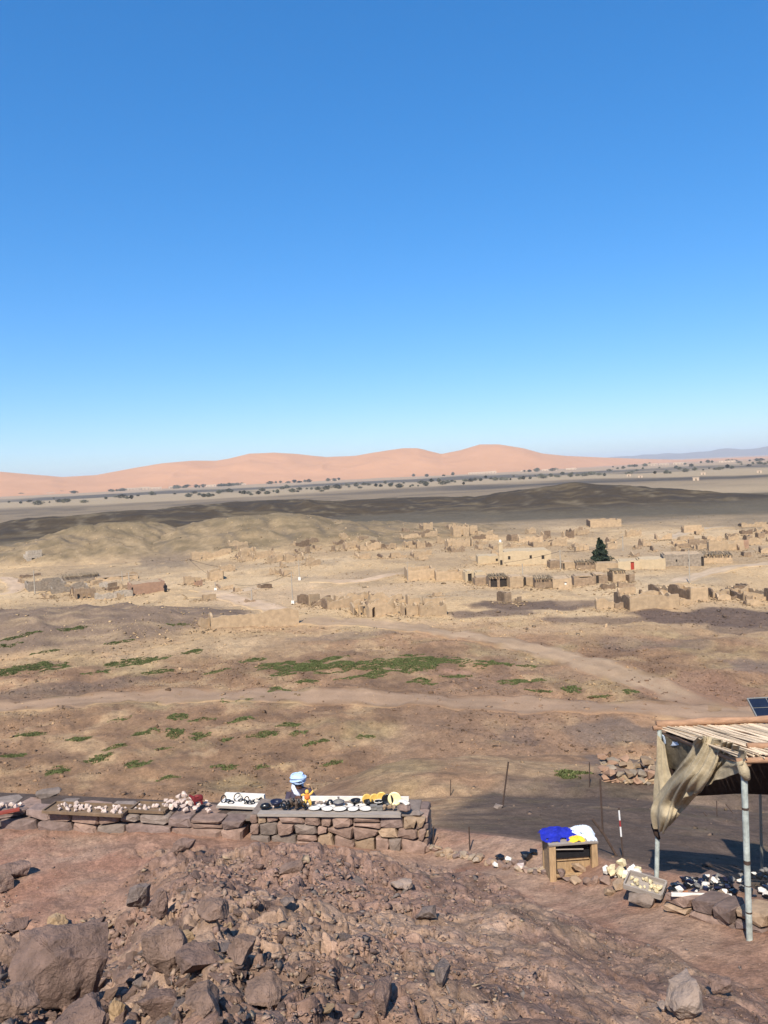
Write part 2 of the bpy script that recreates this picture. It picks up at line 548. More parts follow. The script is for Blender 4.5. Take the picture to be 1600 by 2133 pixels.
# patches of bare colour on the ground: px, py, width px, height px, colour, strength
DKG = (.135, .092, .075)
PATCHES = [
    (1110, 1262, 330, 20, DKG, .9), (1000, 1276, 260, 14, (.17, .115, .09), .8), (1480, 1283, 330, 34, DKG, .92),
    (1250, 1292, 300, 18, (.17, .115, .088), .75), (1560, 1310, 160, 16, (.15, .105, .085), .7), (1380, 1345, 220, 20, (.21, .145, .11), .6),
    (120, 1437, 330, 36, (.21, .14, .1), .8), (170, 1470, 120, 10, (.2, .135, .105), .6),
    (1072, 1535, 90, 40, (.15, .105, .085), .75), (1290, 1528, 230, 60, (.23, .165, .125), .8), (1300, 1580, 170, 50, (.24, .17, .13), .7),
    (1450, 1440, 400, 70, (.3, .175, .115), .8), (1200, 1400, 240, 40, (.31, .19, .125), .6), (1560, 1385, 110, 36, (.2, .145, .12), .7),
    (1000, 1570, 420, 60, (.3, .19, .125), .5), (700, 1325, 260, 14, (.27, .19, .135), .6),
    (850, 1635, 80, 30, (.5, .33, .17), .6), (1110, 1645, 90, 24, (.5, .34, .19), .7), (590, 1593, 60, 14, (.58, .38, .2), .8),
    (90, 1600, 60, 16, (.5, .33, .19), .6), (420, 1570, 60, 12, (.52, .35, .2), .6), (950, 1400, 70, 10, (.47, .27, .18), .6),
    (600, 1245, 420, 60, (.60, .42, .255), .7), (850, 1225, 300, 22, (.58, .41, .25), .6), (1350, 1205, 380, 26, (.46, .35, .23), .6),
    (1400, 1255, 400, 30, (.52, .36, .22), .4), (350, 1160, 110, 70, (.25, .185, .13), .75), (350, 1120, 60, 40, (.22, .165, .12), .6),
    (900, 1300, 280, 14, (.55, .37, .22), .6), (1150, 1312, 260, 16, (.52, .35, .21), .6),
    (1000, 1236, 320, 16, (.42, .31, .2), .7), (700, 1203, 320, 16, (.44, .315, .2), .6), (240, 1190, 320, 26, (.36, .265, .17), .6), (1350, 1150, 520, 26, (.43, .315, .2), .6), (560, 1180, 240, 10, (.42, .31, .2), .6), (980, 1150, 300, 18, (.46, .33, .2), .6), (1200, 1195, 300, 10, (.4, .3, .19), .6),
    (1000, 1070, 1900, 44, (.135, .112, .078), .7),
]
_PP = []
for (px, py, w, h, c, s) in PATCHES:
    a0, r0 = hit(px, py)
    _, r1 = hit(px, py - h / 2); _, r2 = hit(px, py + h / 2)
    _PP.append((a0, math.log(r0), w / 2 / FPX, max(abs(math.log(r1 / r2)) / 2, .01), c, s))

def ground_color(x, y):
    x = np.asarray(x, dtype=np.float64).ravel(); y = np.asarray(y, dtype=np.float64).ravel()
    r = np.hypot(x, y); a = np.arctan2(x, y); re, ze = edge(a)
    u = r - re
    vf_ = u > 1.2
    n1 = fbm(x / 14, y / 14, 4, 101); n2 = fbm(x / 3.1, y / 3.1, 4, 102); n3 = fbm(x / .7, y / .7, 3, 103)
    c = np.tile(np.array([[.40, .24, .138]]), (len(x), 1))
    k = np.where(vf_ & (r < 160))[0]
    if len(k):
        q, m1, m2, m3 = c[k], n1[k], n2[k], n3[k]
        q = lerp3(q, (.27, .165, .095), np.clip(.5 + m1 * .9, 0, 1) * .75)
        q = lerp3(q, (.55, .375, .21), sstep(.1, .7, m2) * .55)
        q = lerp3(q, (.40, .32, .16), sstep(.2, .8, fbm(x[k] / 6, y[k] / 6, 3, 108)) * .35)
        q = lerp3(q, (.2, .12, .075), sstep(.15, .7, -m2) * .65)
        c[k] = lerp3(q, (.17, .105, .07), sstep(.25, .7, m3) * .35)
    k = np.where(r > 90)[0]
    if len(k):
        q, X_, Y_ = c[k], x[k], y[k]
        vf = sstep(104, 134, r[k] + n1[k] * 10)
        cv = np.tile(np.array([[.60, .415, .23]]), (len(k), 1))
        m1 = fbm(X_ / 22, Y_ / 22, 4, 111)
        cv = lerp3(cv, (.42, .295, .175), sstep(-.1, .6, m1) * .75)
        cv = lerp3(cv, (.66, .48, .29), sstep(.15, .7, -m1) * .6)
        cv = lerp3(cv, (.36, .255, .155), sstep(.3, .8, fbm(X_ / 4, Y_ / 9, 3, 112)) * .5)
        q = q * (1 - vf[:, None]) + cv * vf[:, None]
        q = lerp3(q, (.30, .225, .145), sstep(255, 320, r[k] + 25 * m1) * .8)
        c[k] = lerp3(q, (.14, .113, .076), sstep(315, 365, r[k] + 20 * m1) * .9)
    k = np.where(r > 450)[0]
    if len(k):
        q, X_, Y_, A_ = c[k], x[k], y[k], a[k]
        m2 = fbm(X_ / 260, Y_ / 260, 4, 121); m3 = fbm(X_ / 90, Y_ / 40, 3, 122)
        rb = r[k] * (1 + .10 * m2)
        q = lerp3(q, (.30, .222, .14), sstep(500, 620, rb) * .9)
        q = lerp3(q, (.17, .13, .09), sstep(.05, .5, m3) * sstep(520, 700, rb) * sstep(1150, 950, rb) * .85)
        q = lerp3(q, (.46, .345, .215), sstep(.15, .3, A_) * sstep(520, 640, rb) * sstep(900, 760, rb) * (.55 + .4 * m2.clip(-1, 1)))
        q = lerp3(q, (.11, .09, .07), sstep(880, 960, rb) * sstep(1120, 1020, rb) * sstep(-.05, .15, A_))
        q = lerp3(q, (.46, .345, .215), sstep(1080, 1180, rb) * .9)
        q = lerp3(q, (.105, .088, .07), sstep(1480, 1600, rb) * sstep(2350, 2150, rb) * (.9 - .5 * sstep(.2, .6, fbm(X_ / 200, Y_ / 200, 3, 125))))
        q = lerp3(q, (.46, .32, .2), sstep(2250, 2450, rb) * .9)
        c[k] = lerp3(q, (.52, .33, .21), sstep(3000, 3600, r[k]))
    for (a0, lr0, da, dl, k, s) in _PP:
        qd = np.hypot((a - a0) / da, (np.log(np.maximum(r, .5)) - lr0) / dl)
        m = np.where(qd < 2.0)[0]
        if len(m) == 0: continue
        sc = max(math.exp(lr0) * da, .5)
        nn = fbm(x[m] / sc * 2.2, y[m] / sc * 1.1, 4, 131)
        w = sstep(1.12, .72, qd[m] + nn * .42) * s
        c[m] = c[m] * (1 - w[:, None]) + np.asarray(k)[None] * w[:, None]
    # own slope and the spur below
    k = np.where((u > 1.0) & (r < 36) & (a > 0))[0]
    if len(k):
        X_, Y_ = x[k], y[k]
        spur = sstep(.0, .085, a[k] + .03 * n1[k] + .012 * n2[k]) * sstep(1.2, 2.4, u[k]) * sstep(2.2, -1.6, r[k] + n1[k] * 2.5 + n2[k] * 1.6 + n3[k] * .5 - np.interp(a[k], [.03, .08, .14, .6], [17.5, 24, 29.5, 31]))
        cs = np.tile(np.array([[.15, .105, .08]]), (len(k), 1))
        cs = lerp3(cs, (.33, .225, .145), sstep(.1, .6, fbm(X_ / 4.5, Y_ / 2.4, 4, 142)) * .75)
        cs = lerp3(cs, (.17, .125, .08), sstep(.1, .7, fbm(X_ / 1.6, Y_ / 1.2, 3, 143)) * .6)
        c[k] = c[k] * (1 - spur[:, None]) + cs * spur[:, None]
    k = np.where(u < 2.7)[0]
    if len(k):
        X_, Y_ = x[k], y[k]
        fg = sstep(2.6, 1.3, u[k])
        cf = np.tile(np.array([[.33, .205, .152]]), (len(k), 1))
        cf = lerp3(cf, (.42, .285, .195), sstep(-.1, .6, fbm(X_ / 1.5, Y_ / 1.5, 4, 151)) * .7)
        cf = lerp3(cf, (.225, .142, .11), sstep(.0, .6, fbm(X_ / .8, Y_ / .8, 4, 152)) * .7)
        cf = lerp3(cf, (.37, .26, .18), sstep(.3, .8, n3[k]) * .4)
        pm = path_mask(X_, Y_)
        cp = np.tile(np.array([[.37, .215, .147]]), (len(k), 1))
        cp = lerp3(cp, (.45, .3, .21), sstep(-.1, .6, fbm(X_ / 1.2, Y_ / .8, 4, 153)) * .7)
        cp = lerp3(cp, (.33, .168, .112), sstep(.1, .7, fbm(X_ / .9, Y_ / .9, 3, 154)) * .6)
        _, t1, k1 = cells(X_, Y_, .46, 3); _, t2, k2 = cells(X_, Y_, .17, 8)
        cf = cf * ((.84 + .32 * t1) * (.86 + .28 * t2))[:, None]
        pw = np.clip(pm * (1 + .5 * n3[k]), 0, 1)
        cf = cf * (1 - pw[:, None]) + cp * pw[:, None]
        c[k] = c[k] * (1 - fg[:, None]) + cf * fg[:, None]
    return np.clip(c, .02, .8)

# ------------------------------------------------------------------ the ground sheet
fa = np.radians(np.linspace(-35, 35, 720))
ca_ = np.radians(np.linspace(35, 325, 100)[1:-1])
ang = np.concatenate([fa, ca_])
rad = np.concatenate([np.linspace(.6, 3.4, 12, endpoint=False), np.geomspace(3.4, 19, 390, endpoint=False), np.geomspace(19, 150, 260, endpoint=False), np.geomspace(150, 420, 90, endpoint=False), np.geomspace(420, 26000, 115)])
AA, RRg = np.meshgrid(ang, rad, indexing='ij')
X = (np.sin(AA) * RRg).ravel(); Y = (np.cos(AA) * RRg).ravel()
Z = base(X, Y) + CAMZ
na, nr = len(ang), len(rad)
i, j = np.meshgrid(np.arange(na), np.arange(nr - 1), indexing='ij')
i2 = (i + 1) % na
Q = np.stack([i * nr + j, i2 * nr + j, i2 * nr + j + 1, i * nr + j + 1], -1).reshape(-1, 4)[:, ::-1]
X = np.append(X, 0); Y = np.append(Y, 0); Z = np.append(Z, CAMZ - 1.6)
GM = attr_mat('earth', layers=((.3, .12), (1.3, .22), (4.2, .3), (17.0, .32), (70., .2)), bumps=((3.0, .45, .12), (16.0, .6, .04), (70.0, .5, .012)))
gme = mesh_np('ground', np.stack([X, Y, Z], -1), Q, ground_color(X, Y), smooth=True)
ctr = len(X) - 1
tag(link('ground', gme, GM), kind='structure')
cap = MB(); cap.add([(math.sin(t) * .75, math.cos(t) * .75, CAMZ - 1.63) for t in np.linspace(0, 2 * math.pi, 40, endpoint=False)], [tuple(reversed(range(40)))])
ccm = cap.mesh('ground_cap')
cca = ccm.color_attributes.new('Col', 'FLOAT_COLOR', 'POINT')
cca.data.foreach_set('color', [.16, .1, .08, 1] * 40)
tag(link('ground_underfoot', ccm, GM), kind='structure')

# ------------------------------------------------------------------ hills
def grid_faces(nu, nv):
    i, j = np.meshgrid(np.arange(nu - 1), np.arange(nv - 1), indexing='ij')
    return np.stack([i * nv + j, (i + 1) * nv + j, (i + 1) * nv + j + 1, i * nv + j + 1], -1).reshape(-1, 4)

HM = attr_mat('hill_earth', layers=((.05, .1), (.5, .2), (3.0, .2)), bumps=((.25, .5, .8), (1.6, .6, .25)))
for k, (kind, px, d, h, wx, wy, tr, sd) in enumerate(HILLS):
    cx, cy_, rt = _hc[k]
    nu, nv = 190, 110
    ex = 3.6 if kind == 'peak' else 2.5
    lu, lv = np.meshgrid(np.linspace(-ex, ex, nu) * wx, np.linspace(-ex, ex, nv) * wy, indexing='ij')
    c, s = math.cos(rt), math.sin(rt)
    hx = (cx + lu * c - lv * s).ravel(); hy = (cy_ + lu * s + lv * c).ravel()
    b = bump(k, hx, hy)
    z = base(hx, hy) + b - np.where(b < .05, .5, .0) + CAMZ
    ff = grid_faces(nu, nv)
    keep = (b[ff].max(axis=1) > .05)
    gc = ground_color(hx, hy)
    nf = fbm(lu.ravel() / (wx * .25), lv.ravel() / (wy * .12), 4, 200 + sd)
    n5 = fbm(lu.ravel() / 3.5 + lv.ravel() / 9, lv.ravel() / 14, 4, 230 + sd)
    if kind in ('dark', 'peak'):
        cc = np.tile(np.array([[.08, .058, .036]]), (len(hx), 1))
        cc = lerp3(cc, (.17, .126, .072), sstep(.1, .7, nf) * .7)
        cc = lerp3(cc, (.27, .215, .14), sstep(.35, .8, n5) * .45)
        cc = lerp3(cc, (.06, .05, .042), sstep(.1, .6, -nf) * .6)
    elif kind == 'tan':
        cc = np.tile(np.array([[.32, .23, .132]]), (len(hx), 1))
        cc = lerp3(cc, (.2, .15, .088), sstep(-.1, .5, nf) * .8)
        cc = lerp3(cc, (.45, .325, .19), sstep(.2, .7, n5) * .6)
        cc = lerp3(cc, (.17, .135, .1), sstep(.3, .7, -n5) * .6)
        topw = sstep(.55, .95, b / h)
        cc = lerp3(cc, (.23, .175, .1), topw * .55)
    else:
        cc = np.tile(np.array([[.25, .175, .122]]), (len(hx), 1))
        cc = lerp3(cc, (.40, .285, .175), sstep(.05, .6, nf) * .8)
        cc = lerp3(cc, (.17, .12, .09), sstep(.1, .6, n5) * .5)
    w = sstep(.0, .22 * h, b)[:, None]
    cc = gc * (1 - w) + cc * w
    used = np.unique(ff[keep]); mp = -np.ones(len(hx), dtype=int); mp[used] = np.arange(len(used))
    me = mesh_np('hill', np.stack([hx, hy, z], -1)[used], mp[ff[keep]], cc[used], smooth=True)
    tag(link('hill', me, HM), kind='structure')

# rock ledges along the top of the tan hill
rl = random.Random(5)

# ------------------------------------------------------------------ sand dunes
SKY = [(-500, 1000), (-250, 990), (-100, 986), (0, 983), (60, 988), (130, 994), (200, 990), (280, 975), (340, 965), (400, 960), (450, 960), (480, 955), (520, 945), (570, 943), (620, 946), (680, 953), (740, 950), (780, 943), (840, 934), (870, 934), (920, 946), (960, 938), (1000, 926), (1040, 926), (1090, 934), (1130, 945), (1180, 950), (1250, 953), (1330, 956), (1420, 958), (1600, 952)]
sa = []; ss = []
for p in SKY:
    a, s = rays(*p); sa.append(float(a)); ss.append(float(s))
nu, nv = 520, 130
da = np.radians(np.linspace(-36, 26, nu)); dv = np.linspace(0, 1, nv)
A2, V2 = np.meshgrid(da, dv, indexing='ij')
r0 = 2950 + 1500 * sstep(.12, .36, A2) - 150 * sstep(-.2, -.5, A2)
rr = r0 + V2 * 2300
top = np.interp(A2, sa, ss)
wx_ = A2 * 3600
crest = .36 + .10 * fbm(wx_ / 500, wx_ * 0 + 3, 2, 301)
prof = np.where(V2 < crest, sstep(0, 1, V2 / crest) * (.55 + .45 * (V2 / crest)), 1 - .9 * sstep(0, 1, (V2 - crest) / (1 - crest)))
dd = fbm(wx_ / 300 + V2 * 1.7, V2 * 6 + wx_ / 900, 4, 302)
rid = 1 - np.abs(fbm(wx_ / 240 - V2 * 2.4, V2 * 5, 3, 305))
rc = r0 + crest * 2300
Htop = top * rc + 24 + 1.5
Hd = Htop * prof * (1 + (.18 * dd + .30 * (rid - .6)) * np.clip(np.abs(V2 - crest) * 5, 0, 1))
Hd = np.maximum(Hd, 0) * sstep(0, .04, V2) - 2.5 * sstep(.03, 0, V2)
DX = (np.sin(A2) * rr).ravel(); DY = (np.cos(A2) * rr).ravel(); DZ = (Hd - 24.5).ravel() + CAMZ
dm = mat('dune_sand', (.66, .345, .185), rough=.95, var=.07, scale=.004, bump_s=0, spec=.05)
tag(link('sand_dunes', mesh_np('sand_dunes', np.stack([DX, DY, DZ], -1), grid_faces(nu, nv), smooth=True), dm), kind='structure')

# far blue ridge at the right
nu = 200
ra = np.radians(np.linspace(8, 42, nu)); V = []
hr = (60 + 70 * sstep(.22, .5, ra) + 26 * fbm(ra * 40, ra * 0, 4, 311)) * sstep(.17, .27, ra)
for k in range(nu):
    for (rr_, hh) in ((14500, -26), (15800, hr[k] * .7), (16500, hr[k]), (18500, -26)):
        V.append((math.sin(ra[k]) * rr_, math.cos(ra[k]) * rr_, CAMZ + hh - 4 if hh > 0 else CAMZ + hh))
rm = mat('ridge_rock', (.2, .16, .13), rough=.95, var=.15, scale=.002, bump_s=0)
tag(link('far_ridge', mesh_np('far_ridge', np.array(V), grid_faces(nu, 4), smooth=True), rm), kind='structure')

# ------------------------------------------------------------------ dirt tracks, draped on the land
PALE = (.60, .43, .29)
ROADS = [
    ([(-260, 1488), (-60, 1475), (150, 1463), (400, 1451), (600, 1448), (800, 1458), (1000, 1465), (1250, 1474), (1450, 1481), (1620, 1492), (1800, 1500)], 4.2, (.39, .26, .17)),
    ([(600, 1284), (680, 1294), (800, 1304), (950, 1321), (1100, 1346), (1230, 1381), (1350, 1424), (1440, 1462), (1500, 1482)], 4.6, (.44, .305, .195)),
    ([(425, 1228), (470, 1243), (545, 1262), (610, 1284)], 5.0, PALE),
    ([(385, 1242), (440, 1239), (500, 1231), (572, 1217)], 4.6, (.6, .44, .29)),
    ([(-60, 1215), (0, 1204), (28, 1212), (34, 1228), (10, 1238), (-40, 1240)], 4.0, PALE),
    ([(650, 1212), (760, 1208), (850, 1193)], 3.6, PALE),
    ([(1380, 1126), (1420, 1113), (1470, 1101), (1530, 1098)], 5.0, (.55, .42, .29)),
    ([(1390, 1222), (1470, 1196), (1560, 1178), (1640, 1170)], 3.4, (.55, .41, .28)),
]
RM = attr_mat('track_earth', layers=((.6, .1), (5.0, .12), (30.0, .14)), bumps=((8.0, .4, .04),))
for (pts, wid, colr) in ROADS:
    P = np.array([at(*p)[0][:2] for p in pts])
    # smooth the line
    dense = []
    for k in range(len(P) - 1):
        p0 = P[max(k - 1, 0)]; p1 = P[k]; p2 = P[k + 1]; p3 = P[min(k + 2, len(P) - 1)]
        n = max(int(np.linalg.norm(p2 - p1) / 1.0), 4)
        for t in np.linspace(0, 1, n, endpoint=False):
            dense.append(.5 * ((2 * p1) + (p2 - p0) * t + (2 * p0 - 5 * p1 + 4 * p2 - p3) * t * t + (-p0 + 3 * p1 - 3 * p2 + p3) * t ** 3))
    dense = np.array(dense + [P[-1]])
    tg = np.gradient(dense, axis=0); tg /= np.linalg.norm(tg, axis=1)[:, None] + 1e-9
    nm = np.stack([-tg[:, 1], tg[:, 0]], -1)
    off = np.array([-.5, -.46, -.4, -.3, -.2, -.1, 0, .1, .2, .3, .4, .46, .5])
    ww = wid * (1 + .22 * fbm(dense[:, 0] / 4, dense[:, 1] / 4, 3, 401))
    RX = dense[:, None, 0] + nm[:, None, 0] * off[None] * ww[:, None] * 1.2
    RY = dense[:, None, 1] + nm[:, None, 1] * off[None] * ww[:, None] * 1.2
    nu, nv = RX.shape
    rx, ry = RX.ravel(), RY.ravel()
    rr_ = np.hypot(rx, ry)
    prof = np.tile(np.where(np.abs(off) > .47, -.12, .07), nu)
    zz = total(rx, ry) + CAMZ + prof * np.clip(rr_ / 80, 1, 2.2)
    gc = ground_color(rx, ry)
    e = np.tile(np.abs(off), nu)
    w = sstep(.46, .26, e + .16 * fbm(rx / 1.6, ry / 1.6, 3, 402)) * .95
    ends = np.repeat(np.minimum(np.arange(nu), np.arange(nu)[::-1]), nv)
    w = w * sstep(0, 9, ends)
    rut = np.exp(-((np.abs(np.tile(off, nu)) - .17) / .06) ** 2)
    rc_ = np.asarray(colr)[None] * (1 + .14 * rut + .14 * fbm(rx / 3, ry / 3, 3, 403))[:, None]
    cc = gc * (1 - w[:, None]) + rc_ * w[:, None]
    tag(link('dirt_track', mesh_np('dirt_track', np.stack([rx, ry, zz], -1), grid_faces(nu, nv)[:, ::-1], cc, smooth=True), RM), kind='structure')

# ------------------------------------------------------------------ air
hz = MB(); hz.box(-21000, 21000, -600, 20500, CAMZ - 60, 190)
hm = bpy.data.materials.new('haze_air'); hm.use_nodes = True
hn = hm.node_tree; hn.nodes.clear()
ho = hn.nodes.new('ShaderNodeOutputMaterial'); hv = hn.nodes.new('ShaderNodeVolumePrincipled')
hv.inputs['Color'].default_value = (.93, .95, 1.0, 1)
hv.inputs['Density'].default_value = 0.00007
hv.inputs['Anisotropy'].default_value = 0.0
hn.links.new(hv.outputs[0], ho.inputs['Volume'])
tag(hz.build('haze', hm), kind='stuff')
# ------------------------------------------------------------------ village
MUD = {
    'tan': mat('mud_tan', (.545, .385, .232), var=.22, scale=1.3, bump_s=.6, bscale=5, rnd=.1),
    'cream': mat('mud_cream', (.62, .47, .29), var=.12, scale=1.2, bump_s=.4, bscale=5, rnd=.06),
    'dark': mat('dark_mud_and_shade', (.235, .158, .1), var=.35, scale=1.8, bump_s=.8, bscale=5, rnd=.12),  # also paints the shade of side faces; plain dark mud on remnants
    'brown': mat('mud_brown', (.36, .25, .158), var=.3, scale=1.8, bump_s=.7, bscale=5, rnd=.12),
    'red': mat('mud_red', (.42, .255, .165), var=.2, scale=1.4, bump_s=.5, bscale=5, rnd=.06),
    'stone': mat('pale_stone', (.52, .43, .33), var=.35, scale=2.2, bump_s=.8, bscale=6, rnd=.08),
    'grey': mat('grey_stone_wall', (.34, .27, .2), var=.35, scale=2.0, bump_s=.8, bscale=6, rnd=.08),
}
M_dark = mat('dark_timber', (.045, .035, .028), var=.3, scale=3)
M_red = mat('red_door_paint', (.45, .06, .035), var=.15, scale=3, rough=.6)
M_white = mat('white_wash', (.78, .75, .68), var=.06, scale=4, bump_s=.1)
M_thatch = mat('thatch', (.30, .22, .13), var=.4, scale=5, bump_s=.8, bscale=14)
M_pole = mat('weathered_pole', (.42, .34, .25), var=.2, scale=4)
M_conc = mat('concrete_pole', (.5, .43, .34), var=.12, scale=3)
rv = random.Random(77)

def wall_mb(L, H, th, ruin, openings=(), seed=0, zb=-.8, endlow=0.0):
    """a wall along +x with a worn top and real openings (u0,u1,v0,v1)"""
    cuts = {0.0, L}
    n = max(4, int(L / .55))
    for k in range(1, n): cuts.add(L * k / n)
    for o in openings: cuts.add(max(0, o[0])); cuts.add(min(L, o[1]))
    us = sorted(cuts)
    us = [us[0]] + [b for a, b in zip(us, us[1:]) if b - a > .02]
    tops = []
    for u in us:
        w = float(fbm(np.array([u / 1.4 + seed * 7.7]), np.array([seed * 3.1]), 3, 500)[0])
        e = min(u, L - u) / max(L, .1)
        t = H * (1 - ruin * max(0, .4 + 1.1 * w)) * (1 - .05 * w) - endlow * H * max(0, .25 - e) * 2
        tops.append(max(t, .25 * H))
    m = MB()
    for k in range(len(us) - 1):
        a, b = us[k], us[k + 1]; mid = (a + b) / 2
        segs = [(zb, None)]
        for (u0, u1, v0, v1) in openings:
            if u0 - 1e-6 <= mid <= u1 + 1e-6:
                segs = []
                if v0 > zb + .05: segs.append((zb, v0))
                if v1 < min(tops[k], tops[k + 1]) - .05: segs.append((v1, None))
        for (z0, z1) in segs:
            ta, tb = (tops[k], tops[k + 1]) if z1 is None else (z1, z1)
            V = [(a, 0, z0), (b, 0, z0), (b, th, z0), (a, th, z0), (a, 0.03, ta), (b, 0.03, tb), (b, th - .03, tb), (a, th - .03, ta)]
            m.add(V, [(0, 3, 2, 1), (4, 5, 6, 7), (0, 1, 5, 4), (1, 2, 6, 5), (2, 3, 7, 6), (3, 0, 4, 7)])
    return m

BSEED = [0]; BPOS = []
def house(name, label, cat, x0, xm, x1, py, hpx, style='tan', rot=20, ruin=.25, roof=None, doors=(), windows=(), D=None, closed=True, grp=None, left_style=None):
    """x0..xm side face, its shade painted where left_style is dark, xm..x1 front face (pixels); py base of the corner; hpx wall height in pixels; doors/windows as fractions of the front"""
    BSEED[0] += 1; sd = BSEED[0]
    p, a, r = at(xm, py)
    s = FPX / r
    ph = R(rot)
    W = (x1 - xm) / s / math.cos(ph)
    if D is None: D = max((xm - x0) / s / math.sin(ph), 1.2) if rot else 4
    D = min(D, 12)
    H = hpx / s
    BPOS.append((p.x, p.y, max(W, 2.0))) if r > 100 else None
    th = .38
    t = thing(name, label, cat, p, -a + ph, grp)
    ops = []
    for (u0, u1, h) in doors: ops.append((u0 * W, u1 * W, -.3, h))
    for (u0, u1, v0, v1) in windows: ops.append((u0 * W, u1 * W, v0, v1))
    wall_mb(W, H, th, ruin, ops, sd).build('wall', MUD[style], t)
    ls = MUD[left_style or style]  # a dark left_style puts the side face's shade into its colour
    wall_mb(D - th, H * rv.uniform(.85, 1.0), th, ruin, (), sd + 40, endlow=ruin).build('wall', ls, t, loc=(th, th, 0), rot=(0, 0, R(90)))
    if closed:
        wall_mb(D - th, H * rv.uniform(.8, 1.0), th, ruin, (), sd + 80, endlow=ruin).build('wall', MUD[style], t, loc=(W, th, 0), rot=(0, 0, R(90)))
        wall_mb(W - 2 * th, H * rv.uniform(.75, 1.0), th, ruin * 1.3, (), sd + 120).build('wall', MUD[style], t, loc=(th, D - th, 0))
    if roof:
        m = MB()
        if roof == 'flat':
            m.box(th + .02, W - th - .02, th + .02, D - .02, H * .86, H * .95)
            m.build('roof', MUD['tan' if style != 'cream' else 'cream'], t)
        else:
            rr_ = random.Random(sd)
            for q in range(max(5, int(W / .35))):
                u = W * (q + .5) / max(5, int(W / .35))
                m.tube([(u + rr_.uniform(-.2, .2), -.5, H + .06 + rr_.uniform(0, .08)), (u + rr_.uniform(-.2, .2), D + .3, H + .1 + rr_.uniform(0, .1))], .11, 6)
            m.build('roof', M_thatch, t)
    for (u0, u1, h) in doors:
        if roof:
            m = MB(); m.box(u0 * W + .02, u1 * W - .02, th * .55, th * .7, -.2, h - .02)
            m.build('door', M_red if 'red door' in label else M_dark, t)
    for (u0, u1, v0, v1) in windows:
        if roof:
            m = MB(); m.box(u0 * W + .01, u1 * W - .01, th * .5, th * .62, v0 + .01, v1 - .01)
            m.build('shutter', M_white if 'white window' in label else M_dark, t)
    return t

# ---- front row of ruins at the right
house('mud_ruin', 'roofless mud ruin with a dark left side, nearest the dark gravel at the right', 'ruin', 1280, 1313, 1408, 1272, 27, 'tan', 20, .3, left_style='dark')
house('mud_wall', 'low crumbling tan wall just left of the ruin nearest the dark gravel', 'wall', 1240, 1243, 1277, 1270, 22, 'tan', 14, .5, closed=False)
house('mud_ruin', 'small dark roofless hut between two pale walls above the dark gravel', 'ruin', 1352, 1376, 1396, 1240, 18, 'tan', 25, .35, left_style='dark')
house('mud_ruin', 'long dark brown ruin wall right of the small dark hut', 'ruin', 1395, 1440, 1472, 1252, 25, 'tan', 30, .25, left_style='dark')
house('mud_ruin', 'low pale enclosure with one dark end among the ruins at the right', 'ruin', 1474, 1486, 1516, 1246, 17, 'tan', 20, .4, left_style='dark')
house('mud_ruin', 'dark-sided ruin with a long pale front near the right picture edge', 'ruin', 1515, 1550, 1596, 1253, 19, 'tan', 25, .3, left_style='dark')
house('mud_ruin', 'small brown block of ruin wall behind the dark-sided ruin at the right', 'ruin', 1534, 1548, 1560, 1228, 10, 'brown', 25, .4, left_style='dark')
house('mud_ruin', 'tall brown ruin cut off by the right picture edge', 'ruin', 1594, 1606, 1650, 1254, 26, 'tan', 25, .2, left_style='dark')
house('mud_ruin', 'lone dark mud stump standing on the pale flat left of the front ruins', 'ruin', 1035, 1052, 1066, 1256, 22, 'brown', 28, .2, left_style='dark')
house('mud_wall', 'short dark remnant of wall right of the lone dark stump', 'wall', 1072, 1080, 1087, 1256, 12, 'brown', 28, .4, closed=False)
# ---- cluster in the middle
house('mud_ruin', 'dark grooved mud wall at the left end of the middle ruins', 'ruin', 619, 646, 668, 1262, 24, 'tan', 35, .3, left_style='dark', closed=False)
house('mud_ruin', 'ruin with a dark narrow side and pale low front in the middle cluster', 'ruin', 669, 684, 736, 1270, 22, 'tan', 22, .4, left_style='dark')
house('mud_ruin', 'ruin with two dark arched openings facing the track', 'ruin', 733, 737, 764, 1283, 24, 'tan', 8, .25, doors=((.06, .4, 1.5), (.55, .92, 1.5)), D=4.5)
house('mud_ruin', 'tall worn ruin right of the two arched openings', 'ruin', 764, 770, 832, 1287, 36, 'tan', 18, .4, doors=((.1, .2, 1.6),))
house('mud_ruin', 'ruin with a stepped wall and a dark slit, near the middle of the cluster', 'ruin', 834, 842, 872, 1282, 28, 'tan', 20, .45, doors=((.05, .2, 1.4),))
house('mud_ruin', 'rounded crumbling ruin at the right end of the middle cluster', 'ruin', 866, 876, 932, 1284, 30, 'tan', 18, .45, windows=((.2, .3, .9, 1.5),))
house('mud_wall', 'broken back wall of the middle ruins with an arched gap', 'wall', 695, 700, 760, 1256, 18, 'tan', 12, .5, doors=((.1, .2, 1.3),), closed=False)
house('mud_wall', 'pale broken wall behind the tall worn ruin', 'wall', 765, 772, 840, 1258, 22, 'tan', 14, .55, closed=False)
house('mud_wall', 'smooth pale wall at the back right of the middle ruins', 'wall', 845, 850, 876, 1262, 22, 'tan', 10, .3, closed=False)
house('mud_wall', 'low pale rubble wall right behind the rounded crumbling ruin', 'wall', 880, 885, 925, 1262, 15, 'tan', 12, .6, closed=False)
# ---- long wall in front at the left
house('mud_wall', 'long plain mud wall with end pillars in front of the village track', 'wall', 420, 440, 622, 1310, 27, 'tan', 4, .12, closed=False, D=5)
house('mud_wall', 'broken side wall at the left end of the long plain mud wall', 'wall', 412, 419, 437, 1308, 30, 'tan', 25, .4, closed=False)
